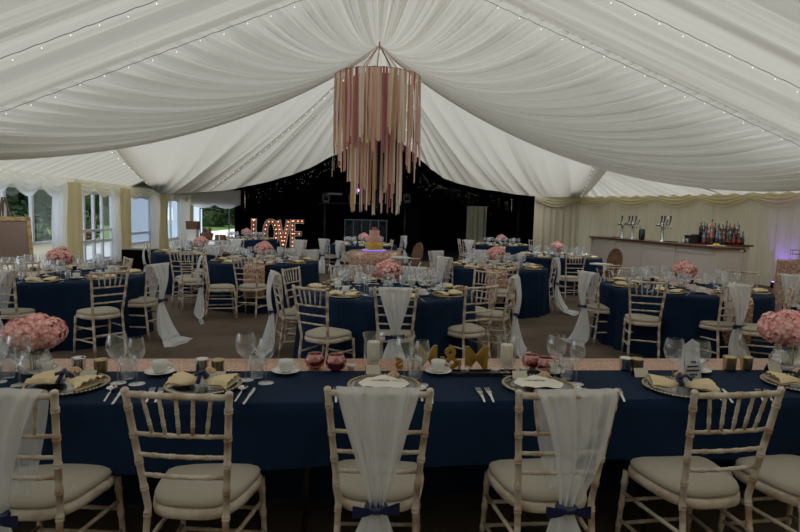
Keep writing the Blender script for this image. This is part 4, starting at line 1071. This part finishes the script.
tap(662, 'chrome beer tap with dark handles standing alone halfway along the bar', 4, .4)
best = min(((abs(BF(a/50, .3, 0)[0]/BF(a/50, .3, 0)[1]-ray(642, 232)[0]/ray(642, 232)[1]), a/50) for a in range(int(BL*50))))[1]
o = MB().lathe([(.001, 0), (.07, 0), (.085, .1), (.08, .26), (.065, .30), (.001, .31)], 14).obj('ice_bucket', mat('dark_steel', (.06, .07, .08), .3, .8)); o.location = BF(best, .3, 1.1); tag(o, 'dark steel ice bucket between the beer taps on the bar', 'ice bucket')
for nm, px in (('nearest the corner', 618), ('halfway along', 671)):
    best = min(((abs(BF(a/50, .3, 0)[0]/BF(a/50, .3, 0)[1]-ray(px, 232)[0]/ray(px, 232)[1]), a/50) for a in range(int(BL*50))))[1]
    o = MB().box(-.2, .2, -.12, .12, 0, .02, lambda x, y, z: (x, y, z)).obj('drip_tray', BLKP); o.location = BF(best+.25, .42, 1.1); o.rotation_euler.z = 1.5; tag(o, 'black drip tray on the bar top, '+nm, 'tray')
# tray with fruit at the bar end
t = thing('serving_tray', 'oval tray with yellow fruit on the near end of the bar', 'tray', BF(.35, .25, 1.10), .2)
MB().lathe([(.001, .004), (.16, .004), (.19, .02), (.192, .018), (.16, 0), (.001, 0)], 24).obj('dish', WHITE, t)
for k, nm in enumerate(('one', 'two', 'three')):
    o = MB().ball((0, 0, 0), .032, 10, 6, .9).obj('lemon', mat('lemon_peel', (.75, .42, .04), .5)); q = BF(.28+.08*k, .25, 1.135); o.location = q; tag(o, 'yellow lemon on the oval tray at the near end of the bar', 'fruit', 'lemons on the bar tray')
# bottles
def bottle(x, y, z0, h, r, col, cap, label, rnd):
    t = thing('bottle', label, 'bottle', (x, y, z0), 0, 'spirit bottles on the back bar')
    gm = mat('bottle_%s' % col[0], col[1], .12, clear=.5); nk = h*.62
    bd_ = MB().lathe([(.001, 0), (r, .003), (r, nk*.92), (r*.8, nk), (r*.35, nk+.04), (r*.32, h), (.001, h)], 12).obj('body', gm, t)
    MB().lathe([(.001, h+.03), (r*.36, h+.028), (r*.38, h-.01), (r*.36, h-.015)], 8).obj('cap', cap, t)
    MB().lathe([(r*1.02, nk*.25), (r*1.02, nk*.72)], 12).obj('label', mat('label_%d' % rnd.randrange(3), [(.6, .55, .45), (.05, .05, .06), (.4, .08, .05)][rnd.randrange(3)], .6), bd_)
cols = [('amber', (.22, .07, .01)), ('green', (.02, .08, .03)), ('clear', (.32, .34, .36)), ('dark', (.012, .01, .012)), ('red', (.16, .015, .015)), ('blue', (.10, .2, .34)), ('orange', (.5, .14, .01))]
rnd = random.Random(21)
t = thing('bottle_riser', 'dark stepped riser under the spirit bottles on the back bar', 'shelf', (7.95, 14.05, 1.1))
MB().box(-.55, .55, -.15, .25, 0, .11).obj('lower_step', BLKP, t); MB().box(-.55, .55, .01, .25, .11, .22).obj('upper_step', BLKP, t)
for r in range(3):
    for k in range(11):
        x = 7.48+.092*k+rnd.uniform(-.02, .02)+.03*r; y = 13.82+.16*r; c_ = rnd.choice(cols)
        bottle(x, y, 1.10+.11*r, rnd.uniform(.27, .36), rnd.uniform(.034, .044), c_, rnd.choice([BLKP, GOLDR, SILVER]), '%s glass spirit bottle among those crowded on the back bar' % c_[0].replace('dark', 'near-black'), rnd)
for k in range(4):
    o = MB().lathe([(.001, 0), (.035, 0), (.04, .12), (.037, .12), (.03, .01)], 12).obj('pint_glass', GLASS); o.location = (7.0+.05*k, 13.9+.09*(k%2), 1.1); tag(o, 'clear upturned pint glass beside the spirit bottles on the back bar', 'glass', 'pint glasses on the back bar')
o = MB().box(-.11, .11, -.09, .09, 0, .2).box(-.12, .12, -.1, .1, .17, .2).obj('till', BLKP); o.location = (7.24, 14.0, 1.1); tag(o, 'black boxy till beside the spirit bottles on the back bar', 'till')
# uplighter by the lining
UX, UY = W(769, 286, .05)
t = thing('uplighter', 'small floor uplighter throwing violet light on the cream lining', 'uplighter', (UX+.12, UY-.02, 0), .6)
MB().lathe([(.001, 0), (.09, 0), (.09, .14), (.075, .16), (.001, .155)], 18).obj('body', BLKP, t)
MB().lathe([(.001, .158), (.07, .162)], 18).obj('lens', mat('violet_lens', (.3, .1, 1), .3, emit=12), t)
sp = bpy.data.lights.new('uplight', 'SPOT'); sp.energy = 55; sp.color = (.22, .10, 1); sp.spot_size = radians(60); sp.spot_blend = .8; sp.shadow_soft_size = .05
so = bpy.data.objects.new('uplight', sp); COL.objects.link(so); so.location = (UX+.12, UY-.02, .20)
so.rotation_euler = Vector((.34, .14, 1.0)).to_track_quat('-Z', 'Y').to_euler()
# tall sequin table at the picture edge
sx0, sy0 = 7.6, 10.65
t = thing('poseur_table', 'tall table hung with rose-gold sequins at the bar-side picture edge', 'table', (sx0+.62, sy0+.45, 0), -.55)
def sk(u, v):
    per = [(-.6, -.25), (.6, -.25), (.6, .25), (-.6, .25), (-.6, -.25)]; k = u*4; i = min(int(k), 3); f_ = k-i
    x = per[i][0]+(per[i+1][0]-per[i][0])*f_; y = per[i][1]+(per[i+1][1]-per[i][1])*f_; fl_ = 1+.06*v*(1+.3*sin(u*60)); return (x*fl_, y*fl_, (.89)*(1-v)+.006)
b = MB(); b.grid(sk, 160, 5); b.box(-.6, .6, -.25, .25, .88, .898); b.obj('sequin_cover', SEQB, t)
t = thing('wire_basket', 'dark wire stand on top of the tall sequin-covered table', 'stand', (7.95, 11.25, .9)); b = MB()
for z in (0, .12, .2): b.tube([(.11*cos(k*pi/2+.4), .11*sin(k*pi/2+.4), z+.004) for k in range(5)], .004, 4)
for k in range(4): b.tube([(.11*cos(k*pi/2+.4), .11*sin(k*pi/2+.4), 0), (.11*cos(k*pi/2+.4), .11*sin(k*pi/2+.4), .2)], .004, 4)
b.obj('wires', BROWN, t)

# ------------------------------------------------------------------ framed board on an easel
x, y = -7.2, 10.0
t = thing('picture_board', 'gold-framed brown board leaning on the easel at the window-side edge', 'framed board', (x+.30, y-.1, .64), radians(50)); t.scale = (.78,)*3
FRM = mat('antique_gold_frame', (.60, .42, .20), .5, .2, noise=(.36, .22, .09), nscale=14)
tl = lambda a, c, d: (a, c+d*.16, d)
MB().box(-.36, .36, -.02, .015, 0, .90, tl).obj('board', mat('brown_board', (.30, .21, .17), .7), t)
b = MB()
for q in ((-.44, -.36, -.05, .98), (.36, .44, -.05, .98), (-.44, .44, -.07, .01), (-.44, .44, .9, .99)): b.box(q[0], q[1], -.035, .03, q[2], q[3], tl)
b.obj('frame', FRM, t)
t = thing('easel', 'dark wooden easel holding the gold-framed board', 'easel', (x+.30, y-.1, 0), radians(50)); t.scale = (.80, .80, .9)
EW = mat('dark_easel_wood', (.09, .045, .02), .5)
for sx in (-1, 1): MB().tube([(sx*.42, -.10, 0), (sx*.02+0, .42, 1.95)], .022, 6).obj('leg', EW, t)
MB().tube([(0, .85, 0), (0, .42, 1.9)], .02, 6).obj('rear_leg', EW, t); MB().box(-.46, .46, .0, .06, .72, .745).obj('ledge', EW, t)
t = thing('picture_board', 'dark-edged second board leaning across the gold-framed one, cut by the picture edge', 'framed board', (x-.25, y-.75, .64), radians(-50)); t.scale = (.8,)*3
MB().box(-.36, .36, -.02, .015, 0, .98, tl).obj('board', mat('brown_board_dark', (.12, .07, .05), .7), t)
b = MB()
for q in ((-.42, -.36, -.05, 1.03), (.36, .42, -.05, 1.03), (-.42, .42, -.06, .0), (-.42, .42, .98, 1.04)): b.box(q[0], q[1], -.035, .03, q[2], q[3], tl)
b.obj('frame', EW, t)
t = thing('easel', 'dark wooden easel behind the second leaning board', 'easel', (x-.25, y-.75, 0), radians(-50)); t.scale = (.80, .80, .9)
for sx in (-1, 1): MB().tube([(sx*.42, -.10, 0), (sx*.02, .42, 1.95)], .022, 6).obj('leg', EW, t)
MB().tube([(0, .85, 0), (0, .42, 1.9)], .02, 6).obj('rear_leg', EW, t); MB().box(-.46, .46, .0, .06, .72, .745).obj('ledge', EW, t)
# black-clothed side table and gift table
x, y = W(134, 250, .75)
t = thing('side_table', 'small black-clothed side table under the frosted window', 'table', (x, y+.3, 0), YAW); t.scale = (.7, .8, 1); MB().box(-.42, .42, -.3, .3, .735, .75).obj('tabletop', BLKP, t)
b = MB(); b.grid(lambda u, v: (-.43+.86*u, -.31-.008*sin(u*40)*v, .745*(1-v)+.004), 40, 3); b.grid(lambda u, v: (.43, -.31+.62*u, .745*(1-v)+.004), 10, 3); b.grid(lambda u, v: (-.43, -.31+.62*u, .745*(1-v)+.004), 10, 3); b.obj('skirt', BLACK, t)
x, y = W(206, 240, .75); 
t = thing('gift_table', 'white gift table by the open end of the marquee', 'table', (x, y, 0), YAW); MB().box(-.6, .6, -.35, .35, .72, .75).obj('tabletop', WHITE, t)
for sx in (-1, 1):
    for sy in (-1, 1): MB().tube([(sx*.52, sy*.28, .72), (sx*.52, sy*.28, 0)], .02, 6).obj('leg', WHITE, t)
def on(dx, dy): return (x+dx*CY-dy*SY, y+dx*SY+dy*CY, .75)
o = MB().box(-.14, .14, -.12, .12, 0, .30).box(-.15, .15, -.13, .13, .26, .31).obj('card_box', CHINA); o.location = on(-.38, 0); tag(o, 'white card box on the gift table', 'box')
o = MB().box(-.16, .16, -.12, .12, 0, .22).box(-.17, .17, -.13, .13, .2, .24).obj('trunk', WICK); o.location = (*on(-.38, 0)[:2], 1.06); tag(o, 'small brown trunk stacked on the white card box', 'trunk')
t = thing('gift_basket', 'brown wicker basket heaped with wrapped gifts on the gift table', 'basket', on(.02, 0)); MB().lathe([(.001, 0), (.15, 0), (.2, .2), (.19, .2), (.001, .03)], 18).obj('basket', WICK, t)
b = MB()
for k in range(10): b.ball((.09*cos(k*1.3), .09*sin(k*1.3), .22+.05*(k % 3)), .06, 6, 4)
b.obj('wrapped_gifts', mat('brown_wrap', (.13, .07, .05), .6, noise=(.3, .2, .17), nscale=9), t)
o = MB().box(-.13, .13, -.1, .1, 0, .16).obj('gift_box', WICK); o.location = on(.42, 0); b_ = MB().box(-.015, .015, -.102, .102, -.002, .163).obj('ribbon_band', CHINA, o); tag(o, 'brown gift box at the end of the gift table nearest the black drape', 'box')

# ------------------------------------------------------------------ outside
GR = mat('lawn', (.14, .26, .045), .9, noise=(.10, .19, .03), nscale=.8)
b = MB(); b.box(-70, 60, -20, 110, -.2, -.08, RM); struct(b.obj('ground_lawn', GR))
b = MB(); b.box(-11.5, -7.3, -5, 60, -.1, -.05, RM); b.box(-12, -2, 27.4, 36, -.1, -.052, RM); struct(b.obj('ground_path', mat('pale_paving', (.78, .77, .74), .8)))
def crown(seed, nl=2600):
    rnd = random.Random(seed); b = MB(); cs = [(Vector((rnd.gauss(0, .42), rnd.gauss(0, .42), rnd.gauss(0, .45))), rnd.uniform(.3, .55)) for _ in range(11)]
    for i in range(nl):
        c_, r = rnd.choice(cs); d = Vector([rnd.gauss(0, 1) for _ in range(3)]).normalized(); p = c_+d*r*rnd.uniform(.75, 1.05)
        a = Vector([rnd.gauss(0, 1) for _ in range(3)]).normalized()*.075; e = d.cross(a)
        if e.length < 1e-4: continue
        e = e.normalized()*.05; b.add([tuple(p-a), tuple(p+e), tuple(p+a), tuple(p-e)], [(0, 1, 2, 3)], False)
    for c_, r in cs: b.ball(tuple(c_), r*.78, 8, 6)
    return b.mesh('crown', LEAF)
CR = [crown(1), crown(2), crown(3)]
TRK = mat('bark', (.08, .055, .035), .9)
def tree(x, y, r, h, k, label):
    t = thing('tree', label, 'tree', RM(x, y, -.1), k*1.3, 'trees outside the marquee')
    MB().tube([(0, 0, 0), (.05, 0, h*.5), (0, .05, h)], [.22, .16, .1], 8).obj('trunk', TRK, t)
    o = part('crown', CR[k % 3], t, (0, 0, h+r*.35)); o.scale = (r, r, r*.95)
for i, (x, y, r, h) in enumerate([(-16.5, 19, 2.8, 1.5), (-16, 25.5, 2.8, 1.4), (-17.5, 32, 3.0, 1.6), (-24, 29, 3.4, 2), (-25, 38, 3.6, 2.2), (-19, 12.5, 2.8, 1.6)]):
    tree(x, y, r, h, i, 'leafy green tree seen through the side windows')
for i, (x, y, r, h) in enumerate([(-29, 66, 4.3, 2), (-19.5, 67, 4.3, 2), (-10.5, 66, 4.2, 2), (-1.5, 67, 4.2, 2), (-24, 77, 4.6, 4), (-15, 77, 4.6, 4)]):
    tree(x, y, r, h, i+1, 'leafy green tree seen through the open end of the marquee')
b = MB(); rnd = random.Random(31)
def bank(u, v): a = -62+64*u; h = 11+1.6*sin(a*.5)+1.1*sin(a*1.27+1)+.6*sin(a*2.9); return RM(a, 86+6*(1-v)**2*-.3+1.2*sin(a*.8+v*5)*v, h*sin(v*pi/2))
b.grid(bank, 200, 16); b.grid(lambda u, v: RM(-62+64*u, 86+2*v, (11+1.6*sin((-62+64*u)*.5)+1.1*sin((-62+64*u)*1.27+1)+.6*sin((-62+64*u)*2.9))*(1-v)), 200, 2)
for i in range(6000):
    p = Vector(bank(rnd.random(), rnd.random()**.7)); a = Vector([rnd.gauss(0, .3) for _ in range(3)]); e = Vector([rnd.gauss(0, .3) for _ in range(3)]); p += Vector((0, -.4*rnd.random(), .5*rnd.random()))
    b.add([tuple(p-a), tuple(p+e), tuple(p+a), tuple(p-e)], [(0, 1, 2, 3)], False)
tag(b.obj('woodland', LEAF), 'dark green bank of woodland beyond the lawn outside the marquee', 'woodland', kind='stuff')
b = MB(); b.box(-19.5, -15.2, 56, 59, -.1, 1.75, RM); o = b.obj('outbuilding', mat('pale_grey_render', (.5, .53, .58), .8)); tag(o, 'pale low outbuilding seen through the open end of the marquee', 'building')
b = MB(); b.box(-19.8, -14.9, 55.7, 59.3, 1.75, 2.0, RM); b.obj('roof', mat('slate', (.12, .14, .17), .7), o)
t = thing('garden_frame', 'thin black metal frame standing outside the open end', 'frame')
fx0, _ = plane(200, 210, 29.5); fx1, fz = plane(229, 209, 29.5)
for xx in (fx0, fx1): MB().tube([RM(xx, 29.5, -.05), RM(xx, 29.5, fz)], .03, 6).obj('post', BLKP, t)
MB().tube([RM(fx0, 29.5, fz), RM(fx1, 29.5, fz)], .03, 6).obj('crossbar', BLKP, t)
b = MB(); b.box(-10.6, -10.4, 26.5, 42, -.08, 2.5, RM); o = b.obj('catering_tent', mat('pale_blue_canvas', (.60, .68, .80), .8)); tag(o, 'pale blue-grey canvas wall of a neighbouring tent beyond the frosted window', 'tent')

# ------------------------------------------------------------------ light
w = bpy.data.worlds.new('world'); SC.world = w; w.use_nodes = True
nt = w.node_tree; bg = nt.nodes['Background']
tc = nt.nodes.new('ShaderNodeTexCoord'); sx = nt.nodes.new('ShaderNodeSeparateXYZ'); r = nt.nodes.new('ShaderNodeMix'); r.data_type = 'RGBA'
nt.links.new(tc.outputs['Generated'], sx.inputs[0]); nt.links.new(sx.outputs['Z'], r.inputs[0])
r.inputs[6].default_value = (1.7, 1.9, 2.2, 1); r.inputs[7].default_value = (.80, .81, .83, 1); nt.links.new(r.outputs[2], bg.inputs[0]); bg.inputs[1].default_value = 1.15
su = bpy.data.lights.new('sun', 'SUN'); su.energy = .9; su.angle = radians(25); su.color = (1, .97, .92)
o = bpy.data.objects.new('sun', su); COL.objects.link(o); o.rotation_euler = Vector((-.35, .55, -1)).to_track_quat('-Z', 'Y').to_euler()
SC.cycles.max_bounces = 10; SC.cycles.diffuse_bounces = 5; SC.cycles.transparent_max_bounces = 24; SC.cycles.glossy_bounces = 3
SC.cycles.caustics_reflective = False; SC.cycles.caustics_refractive = False
SC.cycles.sample_clamp_indirect = 4
SC.cycles.use_denoising = True
